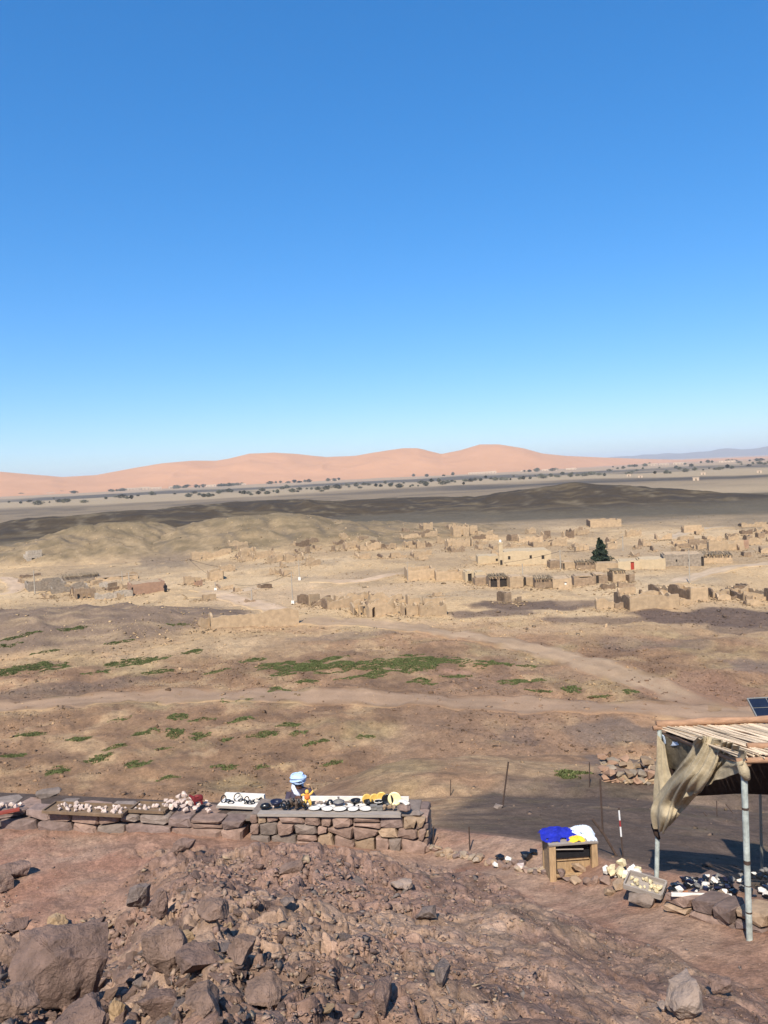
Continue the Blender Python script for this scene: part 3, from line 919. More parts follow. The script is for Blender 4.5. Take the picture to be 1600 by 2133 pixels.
# ---- walled compound and row of huts
house('mud_compound', 'brown walled compound with thin posts at the left end of the hut row', 'compound', 847, 850, 908, 1211, 24, 'tan', 6, .08, D=7)
house('mud_compound', 'walled yard with worn top joined right of the brown compound', 'compound', 906, 909, 966, 1212, 21, 'tan', 6, .2, D=6)
house('mud_hut', 'narrow pale hut with two whitish pillars beside the walled yard', 'hut', 966, 970, 988, 1213, 24, 'cream', 12, .1, roof='flat', doors=((.3, .75, 1.7),), D=3)
house('mud_hut', 'dark brown low hut at the left end of the front hut row', 'hut', 988, 990, 1018, 1220, 17, 'brown', 8, .15, roof='flat', D=4)
house('mud_hut', 'cream wall of a hut behind the dark brown low hut', 'hut', 987, 990, 1012, 1206, 15, 'cream', 8, .1, roof='flat', D=3)
house('mud_shed', 'thatched shed with open dark bays in the front hut row', 'shed', 1017, 1019, 1060, 1223, 20, 'brown', 8, .05, roof='thatch', doors=((.08, .42, 1.5), (.55, .95, 1.5)), D=4)
house('mud_hut', 'plain tan hut between the thatched shed and a dark doorway', 'hut', 1060, 1063, 1090, 1225, 24, 'tan', 12, .1, roof='flat', D=4)
house('mud_hut', 'tan hut with a dark open corner, fourth in the front row', 'hut', 1088, 1092, 1113, 1221, 19, 'tan', 14, .15, roof='flat', doors=((.0, .22, 1.7),), D=4)
house('mud_hut', 'long brown hut with sticks on its roof in the front row', 'hut', 1113, 1115, 1152, 1225, 18, 'brown', 6, .15, roof='thatch', D=4)
house('mud_hut', 'tan hut with one small white window in the front row', 'hut', 1150, 1152, 1190, 1226, 20, 'tan', 6, .08, roof='flat', windows=((.62, .74, .6, 1.1),), D=5)
house('mud_hut', 'long brown stone hut right of the small white window', 'hut', 1190, 1196, 1237, 1221, 21, 'brown', 8, .12, roof='flat', D=4)
house('mud_hut', 'brown hut with a dark door slot near the right end of the row', 'hut', 1234, 1238, 1265, 1217, 20, 'brown', 10, .2, roof='flat', doors=((.15, .35, 1.6),), D=4)
house('mud_hut', 'squat hut with dark corner posts and thatched edge, right end of row', 'hut', 1266, 1278, 1302, 1213, 22, 'tan', 25, .05, roof='thatch', left_style='dark')
house('mud_hut', 'tiny brown hut standing alone at the right end of the row', 'hut', 1304, 1312, 1322, 1214, 18, 'brown', 25, .1, roof='flat', left_style='dark')
# ---- middle row with the cream buildings
wb_ = house('village_house', 'large cream village house with a tall corner tower and black doorway', 'house', 1046, 1049, 1147, 1177, 27, 'cream', 5, .04, roof='flat', windows=((.1, .15, 1.2, 2.0), (.55, .6, 1.2, 2.0), (.8, .86, 1.0, 1.9)), D=9)
_, _, r_ = at(1046, 1177); sc_ = r_ / FPX
m = MB(); m.box(-.95, -.02, .1, 1.0, -.5, 44 * sc_); m.box(-1.05, .08, .0, 1.1, 44 * sc_, 44 * sc_ + .35)
tw = m.build('tower', MUD['cream'], wb_)
m = MB(); m.lathe([(.0, 0), (.28, .02), (.32, .25), (.2, .5), (.05, .62)], 8, (-.5, .5, 44 * sc_ + .35)); m.build('finial', M_white, tw)
m = MB(); m.box(-.75, -.2, .06, .13, -.3, 1.15); m.build('door', M_dark, tw)
house('village_house', 'low cream house left of the tall corner tower', 'house', 993, 996, 1041, 1175, 16, 'cream', 5, .05, roof='flat', windows=((.82, .92, .5, 1.1),), D=6)
house('mud_hut', 'dark brown square hut right of the large cream house', 'hut', 1143, 1146, 1167, 1185, 17, 'brown', 10, .1, roof='flat', D=4)
house('mud_hut', 'small tan hut with dark doorway left of the green tree', 'hut', 1170, 1173, 1197, 1186, 15, 'tan', 10, .15, roof='flat', doors=((.02, .15, 1.3),), D=4)
house('mud_hut', 'long brown hut directly left of the green tree', 'hut', 1197, 1200, 1238, 1186, 13, 'brown', 6, .2, roof='thatch', D=4)
house('mud_hut', 'long low brown hut at the foot of the green tree', 'hut', 1238, 1241, 1287, 1190, 16, 'tan', 4, .1, roof='flat', D=4)
house('village_house', 'cream house with a bright red door beside the green tree', 'house', 1285, 1288, 1330, 1189, 19, 'cream', 4, .05, roof='flat', doors=((.58, .74, 1.8),), D=6)
house('village_house', 'long cream wall house right of the bright red door', 'house', 1327, 1331, 1382, 1186, 20, 'cream', 6, .06, roof='flat', D=6)
house('village_house', 'long grey stone house with small windows right of the cream wall', 'house', 1380, 1383, 1458, 1181, 24, 'grey', 6, .06, roof='flat', windows=((.3, .34, 1.0, 1.5), (.6, .64, 1.0, 1.5)), doors=((.93, .995, 2.0),), D=7)
house('village_house', 'tan house with a broken roof edge right of the grey stone house', 'house', 1462, 1465, 1518, 1173, 15, 'tan', 4, .12, roof='thatch', D=6)
house('mud_hut', 'small dark hut right of the tan house with broken roof edge', 'hut', 1544, 1550, 1563, 1160, 9, 'brown', 15, .2, roof='flat', left_style='dark')
# ---- upper right ruins
house('mud_wall', 'broad brown wall high in the ruins right of the pale track', 'wall', 1433, 1435, 1474, 1139, 14, 'brown', 3, .15, closed=False, D=4)
house('mud_ruin', 'pale stepped ruin right of the broad brown wall', 'ruin', 1473, 1477, 1512, 1148, 20, 'tan', 14, .4)
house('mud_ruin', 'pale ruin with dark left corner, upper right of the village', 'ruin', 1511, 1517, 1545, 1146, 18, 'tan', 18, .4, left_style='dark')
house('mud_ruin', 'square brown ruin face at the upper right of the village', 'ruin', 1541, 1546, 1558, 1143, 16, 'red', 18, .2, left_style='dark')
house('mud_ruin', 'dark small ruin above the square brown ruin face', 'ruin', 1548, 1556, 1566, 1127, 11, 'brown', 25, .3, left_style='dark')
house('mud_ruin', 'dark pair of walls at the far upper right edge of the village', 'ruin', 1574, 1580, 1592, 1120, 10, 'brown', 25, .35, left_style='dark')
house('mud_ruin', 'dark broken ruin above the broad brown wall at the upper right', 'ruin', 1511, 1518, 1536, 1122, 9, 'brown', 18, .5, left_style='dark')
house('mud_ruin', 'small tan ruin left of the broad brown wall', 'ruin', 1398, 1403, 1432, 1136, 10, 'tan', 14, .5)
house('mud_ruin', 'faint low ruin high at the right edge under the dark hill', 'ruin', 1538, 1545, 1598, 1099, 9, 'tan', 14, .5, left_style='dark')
house('mud_fort', 'long walled square building alone below the dark hill', 'building', 1223, 1230, 1291, 1099, 15, 'tan', 8, .08, D=10, left_style='dark')
# ---- upper left ruins of the village
house('mud_ruin', 'tall ruined tower house on the rise, highest of the ruins', 'ruin', 938, 945, 978, 1118, 27, 'tan', 16, .2, doors=((.5, .62, 2.2),))
house('mud_ruin', 'ruin leaning against the right of the tall tower house', 'ruin', 976, 979, 995, 1112, 17, 'tan', 12, .3)
house('mud_ruin', 'lower ruined front below the tall tower house with dark slits', 'ruin', 926, 934, 986, 1140, 18, 'tan', 14, .35, doors=((.1, .16, 1.8), (.88, .95, 2.0)))
house('mud_ruin', 'dark square ruin stub between the tower house and the long low walls', 'ruin', 1055, 1066, 1078, 1127, 13, 'brown', 30, .2, left_style='dark')
house('mud_wall', 'long low pale wall behind the large cream house', 'wall', 1078, 1081, 1130, 1130, 15, 'tan', 5, .45, closed=False, D=4)
house('mud_wall', 'low pale wall left above the green tree', 'wall', 1130, 1134, 1180, 1136, 12, 'tan', 8, .5, closed=False, D=4)
house('mud_ruin', 'ruin with dark door slots left above the green tree', 'ruin', 1196, 1200, 1226, 1149, 14, 'tan', 10, .3, doors=((.05, .25, 1.5), (.4, .6, 1.4)))
house('mud_ruin', 'flat pale ruin right above the green tree', 'ruin', 1262, 1266, 1284, 1143, 14, 'tan', 10, .3)
house('mud_ruin', 'rounded pale ruin left of the tall tower house', 'ruin', 866, 872, 912, 1118, 13, 'tan', 12, .5)
house('mud_wall', 'long broken wall at the left end of the upper ruins', 'wall', 832, 838, 878, 1122, 9, 'tan', 6, .55, closed=False)
house('mud_ruin', 'small ruin with a dark opening below the rounded pale ruin', 'ruin', 838, 845, 876, 1142, 15, 'tan', 12, .45, doors=((.05, .2, 1.3),))
house('mud_wall', 'low pale wall with dark slit, left below the upper ruins', 'wall', 856, 860, 900, 1158, 12, 'tan', 8, .5, closed=False)
house('mud_ruin', 'two pale wall stubs on the slope left of the upper ruins', 'ruin', 715, 722, 752, 1143, 15, 'tan', 14, .5)
house('mud_ruin', 'square pale ruin right of the two wall stubs on the slope', 'ruin', 758, 765, 800, 1146, 16, 'tan', 14, .4)
# ---- ruins on the tan hillside
house('mud_wall', 'long pale wall with a dark hole at the left foot of the hillside ruins', 'wall', 395, 400, 480, 1166, 17, 'tan', 6, .3, doors=((.22, .27, 1.2), (.92, .97, 1.2)), closed=False, D=4)
house('mud_ruin', 'pale ruin with the tallest black doorway on the hillside', 'ruin', 498, 502, 534, 1161, 19, 'tan', 8, .3, doors=((.42, .6, 2.6),))
house('mud_ruin', 'wide pale ruin with black door right of the tallest black doorway', 'ruin', 518, 530, 572, 1165, 15, 'tan', 14, .35, doors=((.0, .12, 2.4),))
house('mud_wall', 'pale broken wall on the hillside above the doorways', 'wall', 474, 478, 516, 1138, 13, 'tan', 10, .6, closed=False)
house('mud_ruin', 'round cornered ruin in the middle of the hillside', 'ruin', 569, 573, 592, 1170, 18, 'tan', 14, .25, doors=((.9, 1.0, 1.8),))
house('mud_ruin', 'ruin of two rooms with dark gaps at the right of the hillside', 'ruin', 591, 596, 634, 1171, 17, 'tan', 12, .35, doors=((.5, .62, 2.2), (.9, .98, 2.0)))
house('mud_ruin', 'small dark-cornered ruin at the far right of the hillside', 'ruin', 636, 640, 656, 1174, 14, 'tan', 14, .4, doors=((.0, .2, 1.6),))
house('mud_wall', 'thin upright wall remnant high on the right of the hillside', 'wall', 636, 640, 646, 1152, 14, 'brown', 35, .1, closed=False)
house('mud_wall', 'small upright wall remnant alone right of the hillside ruins', 'wall', 692, 695, 699, 1148, 11, 'brown', 35, .1, closed=False)
house('mud_ruin', 'plain pale hut with dark slits at both ends on the flat', 'ruin', 432, 437, 466, 1208, 18, 'tan', 6, .1, doors=((.0, .06, 2.0), (.94, 1.0, 1.9)))
house('mud_ruin', 'small pale hut left of the hut with dark slits', 'ruin', 382, 386, 405, 1217, 16, 'tan', 8, .15)
house('mud_wall', 'reddish crumbled stub between the two small pale huts', 'wall', 404, 412, 422, 1221, 12, 'red', 20, .4, closed=False)
house('mud_ruin', 'low pale ruin above the hut with dark slits', 'ruin', 455, 460, 490, 1190, 13, 'tan', 10, .4)
# ---- village at the left edge
house('village_house', 'reddish brick house with flat roof beside the standing dark figure', 'house', 268, 275, 340, 1240, 22, 'red', 8, .06, roof='flat', doors=((.0, .05, 1.6),), D=6)
house('stone_arcade', 'brown arcade of pointed openings in the left village', 'arcade', 155, 158, 196, 1249, 20, 'brown', 4, .15, doors=((.08, .22, 1.1), (.34, .48, 1.1), (.6, .74, 1.1)), D=4)
house('stone_wall', 'heap-like white stone wall right of the brown arcade', 'wall', 194, 198, 270, 1250, 13, 'stone', 4, .6, closed=False, D=3)
house('mud_compound', 'long low walled yard at the left village with slab roofs', 'compound', 104, 108, 176, 1238, 12, 'grey', 3, .3, D=7)
house('mud_compound', 'low grey walled plot beside the tall pole at the left', 'compound', 56, 60, 128, 1233, 17, 'grey', 5, .35, D=9)
house('mud_hut', 'small pale hut with a dark box-shaped side in the left village', 'hut', 208, 226, 243, 1225, 10, 'brown', 25, .1, roof='flat', left_style='stone')
house('mud_hut', 'slab roofed low hut in the middle of the left village', 'hut', 126, 130, 200, 1214, 10, 'grey', 3, .2, roof='thatch', D=5)
house('mud_hut', 'pale flat hut behind the reddish brick house', 'hut', 196, 200, 280, 1213, 8, 'tan', 3, .3, roof='flat', D=5)
house('stone_ruin', 'lone whitish ruin with dark gaps on the slope at the far left', 'ruin', 50, 57, 84, 1170, 20, 'stone', 10, .45, doors=((.3, .5, .9), (.8, .95, .8)))
# low stone ruin in the field below
p, a, r = at(1268, 1627)
t = thing('stone_enclosure', 'low broken enclosure of loose field stones left behind the reed stall', 'enclosure', p, -a + R(5))
re0 = random.Random(64); Wq = 96 * r / FPX
for q in range(64):
    f = re0.random()
    if q < 30: X_, Y_ = f * Wq, re0.uniform(-.15, .15)
    elif q < 44: X_, Y_ = f * Wq, 2.4 + re0.uniform(-.15, .15)
    elif q < 54: X_, Y_ = re0.uniform(-.15, .15), f * 2.4
    else: X_, Y_ = Wq + re0.uniform(-.15, .15), f * 2.4
    sq = re0.uniform(.28, .6)
    w_ = t.matrix_basis
    wx2 = p.x + X_ * math.cos(-a + R(5)) - Y_ * math.sin(-a + R(5)); wy2 = p.y + X_ * math.sin(-a + R(5)) + Y_ * math.cos(-a + R(5))
    link('stone', rock_mesh('stone', re0, n=11, dims=(sq * 1.3, sq, sq * .7), blocky=.4), MUD[re0.choice(('tan', 'brown', 'grey', 'red'))], t, loc=(X_, Y_, gz(wx2, wy2) - p.z + sq * .2 + (.25 if re0.random() < .35 else 0)), rot=(0, 0, re0.uniform(0, 3)))

# ---- many small remnants of walls between the larger ruins
XZ = [(480, 660, 1132, 1182, 16, 'among the hillside ruins'), (690, 835, 1118, 1165, 12, 'on the slope between hillside and upper ruins'), (835, 1050, 1102, 1168, 24, 'around the tall tower house'), (1060, 1240, 1106, 1152, 14, 'behind the large cream house'), (1262, 1430, 1110, 1160, 12, 'right behind the green tree'), (1430, 1640, 1104, 1166, 20, 'in the upper right ruins'), (640, 930, 1240, 1290, 14, 'inside the middle ruins'), (1240, 1640, 1224, 1270, 18, 'among the front ruins at the right'), (40, 340, 1200, 1250, 14, 'in the left village'), (400, 620, 1195, 1290, 8, 'beside the pale tracks')]
rx_ = random.Random(404)
for (xa, xb, ya, yb, n_, zn) in XZ:
    for q in range(n_):
        px = rx_.uniform(xa, xb); w = rx_.uniform(8, 34); st = rx_.choice(('tan', 'tan', 'tan', 'brown', 'dark'))
        house('wall_remnant', '%s %s broken mud wall remnant %s' % ('long' if w > 20 else 'short', {'tan': 'pale', 'brown': 'brown', 'dark': 'dark'}[st], zn), 'wall', px - rx_.uniform(2, 12), px, px + w, rx_.uniform(ya, yb), rx_.uniform(6, 15), st, rx_.uniform(6, 34), rx_.uniform(.3, .8), closed=False, left_style=rx_.choice(('dark', 'brown', 'tan')), grp='%s %s wall remnants %s' % ('long' if w > 20 else 'short', st, zn))

# ---- electricity poles and lines
def upole(px, py, hpx, label, lean=0.0, white_base=False, rad=.11):
    p, a, r = at(px, py)
    H = hpx * r / FPX
    t = thing('utility_pole', label, 'pole', p, -a, 'poles in the village')
    m = MB(); m.tube([(0, 0, -.4), (lean * H, 0, H)], [rad, rad * .7], 8); m.build('post', M_conc, t)
    if H > 3:
        m = MB(); m.box(lean * H - .5, lean * H + .5, -.06, .06, H - .35, H - .25); m.build('crossarm', M_pole, t)
    if white_base:
        m = MB(); m.box(-.26, .26, -.2, .2, -.2, .6); m.build('footing', M_white, t)
    return p + Vector((0, 0, H - .3))
U1 = upole(610, 1258, 68, 'tall thin pole at the left end of the middle ruins', white_base=True)
U2 = upole(624, 1208, 42, 'pole with a white footing above the middle ruins', white_base=True)
U3 = upole(449, 1231, 18, 'short pole with a white footing at the track junction', white_base=True)
upole(525, 1254, 26, 'pale short pole standing in the fork of the pale tracks', rad=.14)
upole(73, 1238, 46, 'tall pole at the left village beside the walled plot', rad=.14)
U6 = upole(1298, 1147, 30, 'pale pole right above the green tree', rad=.16)
U7 = upole(1168, 1186, 40, 'pole in front of the dark square hut and cream house', rad=.14)
U8 = upole(1437, 1216, 66, 'tallest pole standing on the flat right of the hut row', rad=.12)
upole(1089, 1200, 26, 'short pale pole among the roofs of the front hut row', rad=.12)
upole(850, 1211, 42, 'thin post at the left corner of the brown compound', rad=.06)
upole(255, 1211, 20, 'left one of two white capped posts behind the reddish house', rad=.12)
upole(269, 1211, 18, 'right one of two white capped posts behind the reddish house', rad=.14)
def cable(p, q, sag, label):
    pts = []
    for k in range(25):
        t = k / 24
        v = p.lerp(q, t); v.z -= sag * 4 * t * (1 - t); pts.append(v)
    m = MB(); m.tube(pts, .035, 5)
    tag(m.build('power_line', M_dark), label, 'cable', 'power lines of the village')
def sightp(px, py, r): return atd(px, py, r)[0]
cable(sightp(394, 1165, 215), U1, 4.2, 'sagging dark cable from the hillside to the tall thin pole')
cable(sightp(394, 1165, 215), sightp(640, 1152, 232), 3.4, 'long cable hanging across the front of the hillside ruins')
cable(U7, U6, 1.2, 'cable from the cream house pole to the pole above the tree')
cable(U7, sightp(860, 1165, 214), 2.2, 'cable running left from the cream house pole across the flat')
# ---- dark clad figure
def skin_person(name, joints, edges, rad, m, parent=None):
    me = bpy.data.meshes.new(name)
    me.from_pydata(joints, edges, [])
    o = link(name, me, m, parent)
    md = o.modifiers.new('Skin', 'SKIN')
    sv = me.skin_vertices[0].data
    for k, rr_ in enumerate(rad):
        sv[k].radius = (rr_, rr_) if not isinstance(rr_, tuple) else rr_
    sv[0].use_root = True
    ss_ = o.modifiers.new('Sub', 'SUBSURF'); ss_.levels = 2; ss_.render_levels = 2
    return o
p, a, r = at(345, 1233)
M_black = mat('black_cloth', (.018, .017, .02), var=.3, scale=5)
M_skin = mat('brown_skin', (.16, .075, .045), var=.08, scale=8, rough=.55, bump_s=.05)
t = thing('person', 'person in a long black robe standing right of the reddish house', 'person', p, -a)
J = [(0, 0, .95), (0, 0, 1.15), (0, 0, 1.38), (0, 0, 1.5), (0, -.01, 1.62), (0, 0, 1.72), (-.1, 0, .9), (-.11, 0, .5), (-.11, 0, .08), (-.11, -.14, .04), (.1, 0, .9), (.11, 0, .5), (.11, 0, .08), (.11, -.14, .04), (-.2, 0, 1.36), (-.27, .02, 1.1), (-.25, -.06, .86), (-.24, -.08, .76), (.2, 0, 1.36), (.27, .02, 1.1), (.25, -.06, .86), (.24, -.08, .76)]
E = [(0, 1), (1, 2), (2, 3), (3, 4), (4, 5), (0, 6), (6, 7), (7, 8), (8, 9), (0, 10), (10, 11), (11, 12), (12, 13), (2, 14), (14, 15), (15, 16), (16, 17), (2, 18), (18, 19), (19, 20), (20, 21)]
RD = [.15, .14, .15, .055, .095, .08, .1, .07, .045, .04, .1, .07, .045, .04, .075, .05, .04, .035, .075, .05, .04, .035]
skin_person('body', J, E, RD, M_skin, t)
m = MB(); m.lathe([(.30, .06), (.27, .5), (.22, .95), (.24, 1.2), (.27, 1.36), (.14, 1.47), (.08, 1.5)], 14, sx=1, sy=.75, wob=.05)
m.tube([(-.22, 0, 1.38), (-.31, .02, 1.1), (-.28, -.06, .84)], [.1, .085, .08], 8); m.tube([(.22, 0, 1.38), (.31, .02, 1.1), (.28, -.06, .84)], [.1, .085, .08], 8)
m.build('robe', M_black, t, smooth=True)
m = MB(); m.lathe([(.12, 1.5), (.135, 1.6), (.13, 1.7), (.1, 1.78), (.03, 1.81)], 12); m.build('headscarf', M_black, t, smooth=True)

# ------------------------------------------------------------------ trees
def leaf_mesh(name, rnd, H, W, n, leaf, shape='cone', bark=None, trunk_h=.8):
    V = []; Fs = []
    for k in range(n):
        h = rnd.random() ** .8
        if shape == 'cone': rr_ = W * .5 * (1 - h) ** .75 * (.55 + .45 * math.sin(h * 13 + 1.0) ** 2) + .12 * W * (1 - h)
        elif shape == 'round': rr_ = W * .5 * math.sqrt(max(.02, 1 - (2 * h - .9) ** 2))
        an = rnd.uniform(0, 6.283)
        lump = 1 + .25 * math.sin(an * 3 + h * 9) + .15 * math.sin(an * 5 - h * 14)
        q = rr_ * lump * math.sqrt(rnd.uniform(.12, 1))
        c = Vector((math.cos(an) * q, math.sin(an) * q, trunk_h + h * (H - trunk_h)))
        d = Vector((rnd.gauss(0, 1), rnd.gauss(0, 1), rnd.gauss(0, .7) + .4)).normalized()
        u = d.orthogonal().normalized(); s = leaf * rnd.uniform(.6, 1.4)
        b = len(V)
        V += [c - u * s * .35, c + u * s * .35, c + d * s + u * s * .1, c + d * s * .7 - u * s * .3]
        Fs.append((b, b + 1, b + 2, b + 3))
    me = bpy.data.meshes.new(name); me.from_pydata([tuple(v) for v in V], [], Fs); me.update()
    return me
M_leafd = mat('dark_needles', (.032, .048, .024), var=.45, scale=1.2, bump_s=0, rough=.7)
M_leafo = mat('oasis_leaves', (.15, .142, .095), var=.35, scale=.2, bump_s=0, rough=.8, rnd=.25)
M_bark = mat('bark', (.12, .085, .06), var=.3, scale=6)
p, a, r = at(1253, 1180)
Ht = 57 * r / FPX
t = thing('conifer_tree', 'single dark green pointed tree among the cream houses', 'tree', p, -a)
m = MB(); m.tube([(0, 0, -.3), (.05, 0, Ht * .4), (-.04, 0, Ht * .8)], [.22, .15, .04], 8)
rt_ = random.Random(3)
for k in range(9):
    h = rt_.uniform(.2, .7) * Ht; an = rt_.uniform(0, 6.28); L = (1 - h / Ht) * 2.0
    m.tube([(0, 0, h), (math.cos(an) * L, math.sin(an) * L, h + .4)], [.06, .02], 5)
m.build('trunk', M_bark, t)
link('crown', leaf_mesh('crown', rt_, Ht * .92, 4.4, 5200, .34, 'cone', trunk_h=.35), M_leafd, t)
link('crown', leaf_mesh('crown', rt_, Ht * .55, 2.6, 1400, .32, 'cone', trunk_h=.3), M_leafd, t, loc=(-1.1, 0.3, 0))
link('crown', leaf_mesh('crown', rt_, Ht, 1.5, 1100, .3, 'cone', trunk_h=Ht * .45), M_leafd, t, loc=(-.35, 0, 0))

# far trees of the oasis: individuals that share their meshes
FT = [leaf_mesh('crown', rt_, 6.5, w, 420, 1.4, 'round', trunk_h=.6) for w in (7, 10, 14, 18)]
FTT = []
for k in range(4):
    m = MB(); m.tube([(0, 0, -.8), (.1, 0, 2.5), (.3, 0, 5)], [.35, .25, .1], 6)
    for q in range(4):
        m.tube([(.1, 0, 2.2), (1.6 * math.cos(q * 1.6), 1.6 * math.sin(q * 1.6), 4.6)], [.14, .05], 5)
    FTT.append(m.mesh('trunk'))
    FTT[-1].materials.append(M_bark); FT[k].materials.append(M_leafo)
def far_tree(px, py, k, sc, label, grp):
    p, a, r = at(px, py)
    t = thing('oasis_tree', label, 'tree', p, rt_.uniform(0, 6), grp)
    t.scale = (sc, sc, sc)
    link('trunk', FTT[k], None, t); link('crown', FT[k], None, t)
LM_ = [(-20, 'left picture edge'), (66, 'lone whitish ruin'), (160, 'brown arcade'), (240, 'left tan hill top'), (300, 'reddish brick house'), (372, 'dark gully between the hills'), (445, 'hut with dark slits'), (520, 'middle tan hill top'), (610, 'tall thin pole'), (680, 'right shoulder of the tan hill'), (745, 'two wall stubs'), (810, 'gap in the dark ridge'), (890, 'rounded pale ruin'), (960, 'tall tower house'), (1046, 'cream corner tower'), (1110, 'left flank of the dark peak'), (1190, 'dark peak'), (1252, 'green pointed tree'), (1310, 'bright red door'), (1370, 'long cream wall'), (1430, 'grey stone house'), (1490, 'pale stepped ruin'), (1550, 'square brown ruin face'), (1620, 'right picture edge')]
def lm_(px): return min(LM_, key=lambda q: abs(q[0] - px))[1]
SZN = ['slim', 'middling', 'broad', 'very broad']
def hy_(px): return 1020 - .047 * px
n_t = 0
for k in range(170):           # belt in front of the dark plain
    px = -60 + 1720 * (k + rt_.uniform(-.4, .4)) / 170
    dens = float(vn(np.array([px / 60.]), np.array([2.2]), 9)[0])
    if px < 420 and rt_.random() < .45: continue
    pd = rt_.uniform(26, 36) - (4 if px > 1000 else 0) + dens * 2
    if px > 1250: pd = rt_.uniform(13, 33)
    zone = 'left part' if px < 420 else ('middle part' if px < 900 else ('right of the middle' if px < 1250 else 'far right part'))
    kk_ = rt_.randrange(4); s_ = rt_.uniform(.35, .95)
    lb_ = '%s %s dusty far belt tree above the %s' % ('tall' if s_ > .65 else 'low', SZN[kk_], lm_(px))
    far_tree(px, hy_(px) + pd, kk_, s_ * (pd / 30) ** -.4, lb_, lb_.replace('tree', 'trees', 1))
for (x0, x1, n) in ((40, 60, 5), (112, 180, 6), (220, 262, 9), (352, 430, 20), (450, 505, 14), (540, 650, 12), (680, 720, 4), (860, 960, 4), (1090, 1160, 8), (1310, 1360, 8), (1380, 1600, 12)):
    for k in range(n):
        px = rt_.uniform(x0, x1)
        zone = 'at the left' if px < 300 else ('left of the middle' if px < 640 else ('in the middle' if px < 1000 else 'at the right'))
        kk_ = rt_.randrange(4); s_ = rt_.uniform(.8, 1.5)
        lb_ = '%s %s dark dune foot tree above the %s' % ('tall' if s_ > 1.15 else 'low', SZN[kk_], lm_(px))
        far_tree(px, hy_(px) + rt_.uniform(13, 15.5), kk_, s_, lb_, lb_.replace('tree', 'trees', 1))
# far pale buildings along the dune foot
M_far = mat('far_plaster', (.66, .5, .36), var=.1, scale=.2, bump_s=0, rnd=.1)
FB = [(98, 112, 4, 'short white block at the left end of the dune foot'), (245, 262, 4, 'small pale block left of the long pale hotel wall'), (262, 292, 6, 'long pale low hotel at the dune foot, left'), (292, 312, 7, 'stepped pale building right of the long hotel'), (312, 336, 5, 'pale building at the end of the hotel row'),
      (352, 366, 5, 'tan house left of the first dark tree line'), (430, 450, 5, 'white hall between the two dark tree lines'), (498, 512, 4, 'white end building right of the dark tree lines'), (690, 704, 4, 'pale hut under the middle dune'),
      (976, 1020, 5, 'long white building below the highest dune'), (1020, 1034, 6, 'pale block right of the long white building'), (1085, 1102, 4, 'pale house row start right of the highest dune'), (1110, 1122, 5, 'pale square house in the row right of the dune'), (1130, 1160, 4, 'low pale house row right of the dune'),
      (1180, 1200, 4, 'pale house at the low end of the dunes'), (1340, 1368, 6, 'whitish house group in the trees at the right'), (1375, 1392, 5, 'pale house right of the whitish group'), (1404, 1428, 5, 'pale house with trees near the right edge'), (1500, 1530, 4, 'pale far building near the right edge')]
for (x0, x1, h, lab) in FB:
    pxm = (x0 + x1) / 2
    p, a, r = at(pxm, hy_(pxm) + 14.2)
    s = r / FPX
    W = (x1 - x0) * s; Hh = h * s * .75
    t = thing('far_building', lab + ', far off', 'building', p, -a, 'buildings along the dune foot')
    m = MB(); m.box(-W / 2, W / 2, 0, 14, -2, Hh); m.build('wall', M_far, t)
    m = MB(); m.box(-W / 2 + .6, W / 2 - .6, .6, 13.4, Hh, Hh + .6); m.build('parapet', M_far, t)
    nd = max(2, int(W / 9))
    for q in range(nd):
        m = MB(); u = -W / 2 + W * (q + .5) / nd
        m.box(u - .9, u + .9, -.08, .1, .8, Hh * .6); m.build('window', M_dark, t)
for (px, py, lab) in ((1450, 1001, 'white truck-like block on the dark plain at the right'), (1310, 992, 'tiny white block left on the dark plain'), (1334, 995, 'tiny white hut in the middle of the dark plain'), (1465, 989, 'pale hut above the white block at the right'), (1582, 985, 'pale hut at the right edge of the dark plain')):
    p, a, r = at(px, py)
    t = thing('far_hut', lab, 'hut', p, -a, 'huts on the dark plain')
    m = MB(); m.box(-3, 3, 0, 4, -.5, 3.0); m.build('wall', M_far, t)
    m = MB(); m.box(-3.3, 3.3, -.3, 4.3, 3.0, 3.4); m.build('roof', M_far, t)
    m = MB(); m.box(-.5, .5, -.06, .1, 0, 2.1); m.build('door', M_dark, t)
# ------------------------------------------------------------------ the sellers' terrace
STONE = [mat('stone_rose', (.36, .24, .185), var=.28, scale=7, bump_s=.5, bscale=22, rnd=.2),
         mat('stone_tan', (.46, .32, .21), var=.25, scale=6, bump_s=.5, bscale=22, rnd=.2),
         mat('stone_purple', (.27, .19, .16), var=.3, scale=7, bump_s=.5, bscale=22, rnd=.2),
         mat('stone_grey', (.29, .225, .185), var=.28, scale=7, bump_s=.5, bscale=22, rnd=.2)]
M_core = mat('rubble_fill', (.10, .07, .055), var=.3, scale=8)
M_wood = mat('weathered_wood', (.36, .25, .155), var=.28, scale=4, bump_s=.35, bscale=20, stretch=(1, 6, 6))
M_woodo = mat('orange_wood', (.52, .345, .19), var=.25, scale=5, bump_s=.3, bscale=18, stretch=(6, 6, 1.2))
M_tray = mat('dark_tray_wood', (.24, .16, .1), var=.25, scale=5, bump_s=.3, bscale=18)
M_greyb = mat('grey_board', (.42, .36, .31), var=.15, scale=5, bump_s=.25, bscale=20, stretch=(1, 5, 5))
M_blackst = mat('black_polished_stone', (.014, .015, .018), var=.5, scale=9, rough=.25, bump_s=.1, spec=.5)
M_whitest = mat('white_stone', (.74, .68, .6), var=.12, scale=8, rough=.6, bump_s=.2)
M_mineral = mat('pinkish_white_mineral', (.62, .48, .4), var=.3, scale=12, rough=.6, bump_s=.4, rnd=.2)
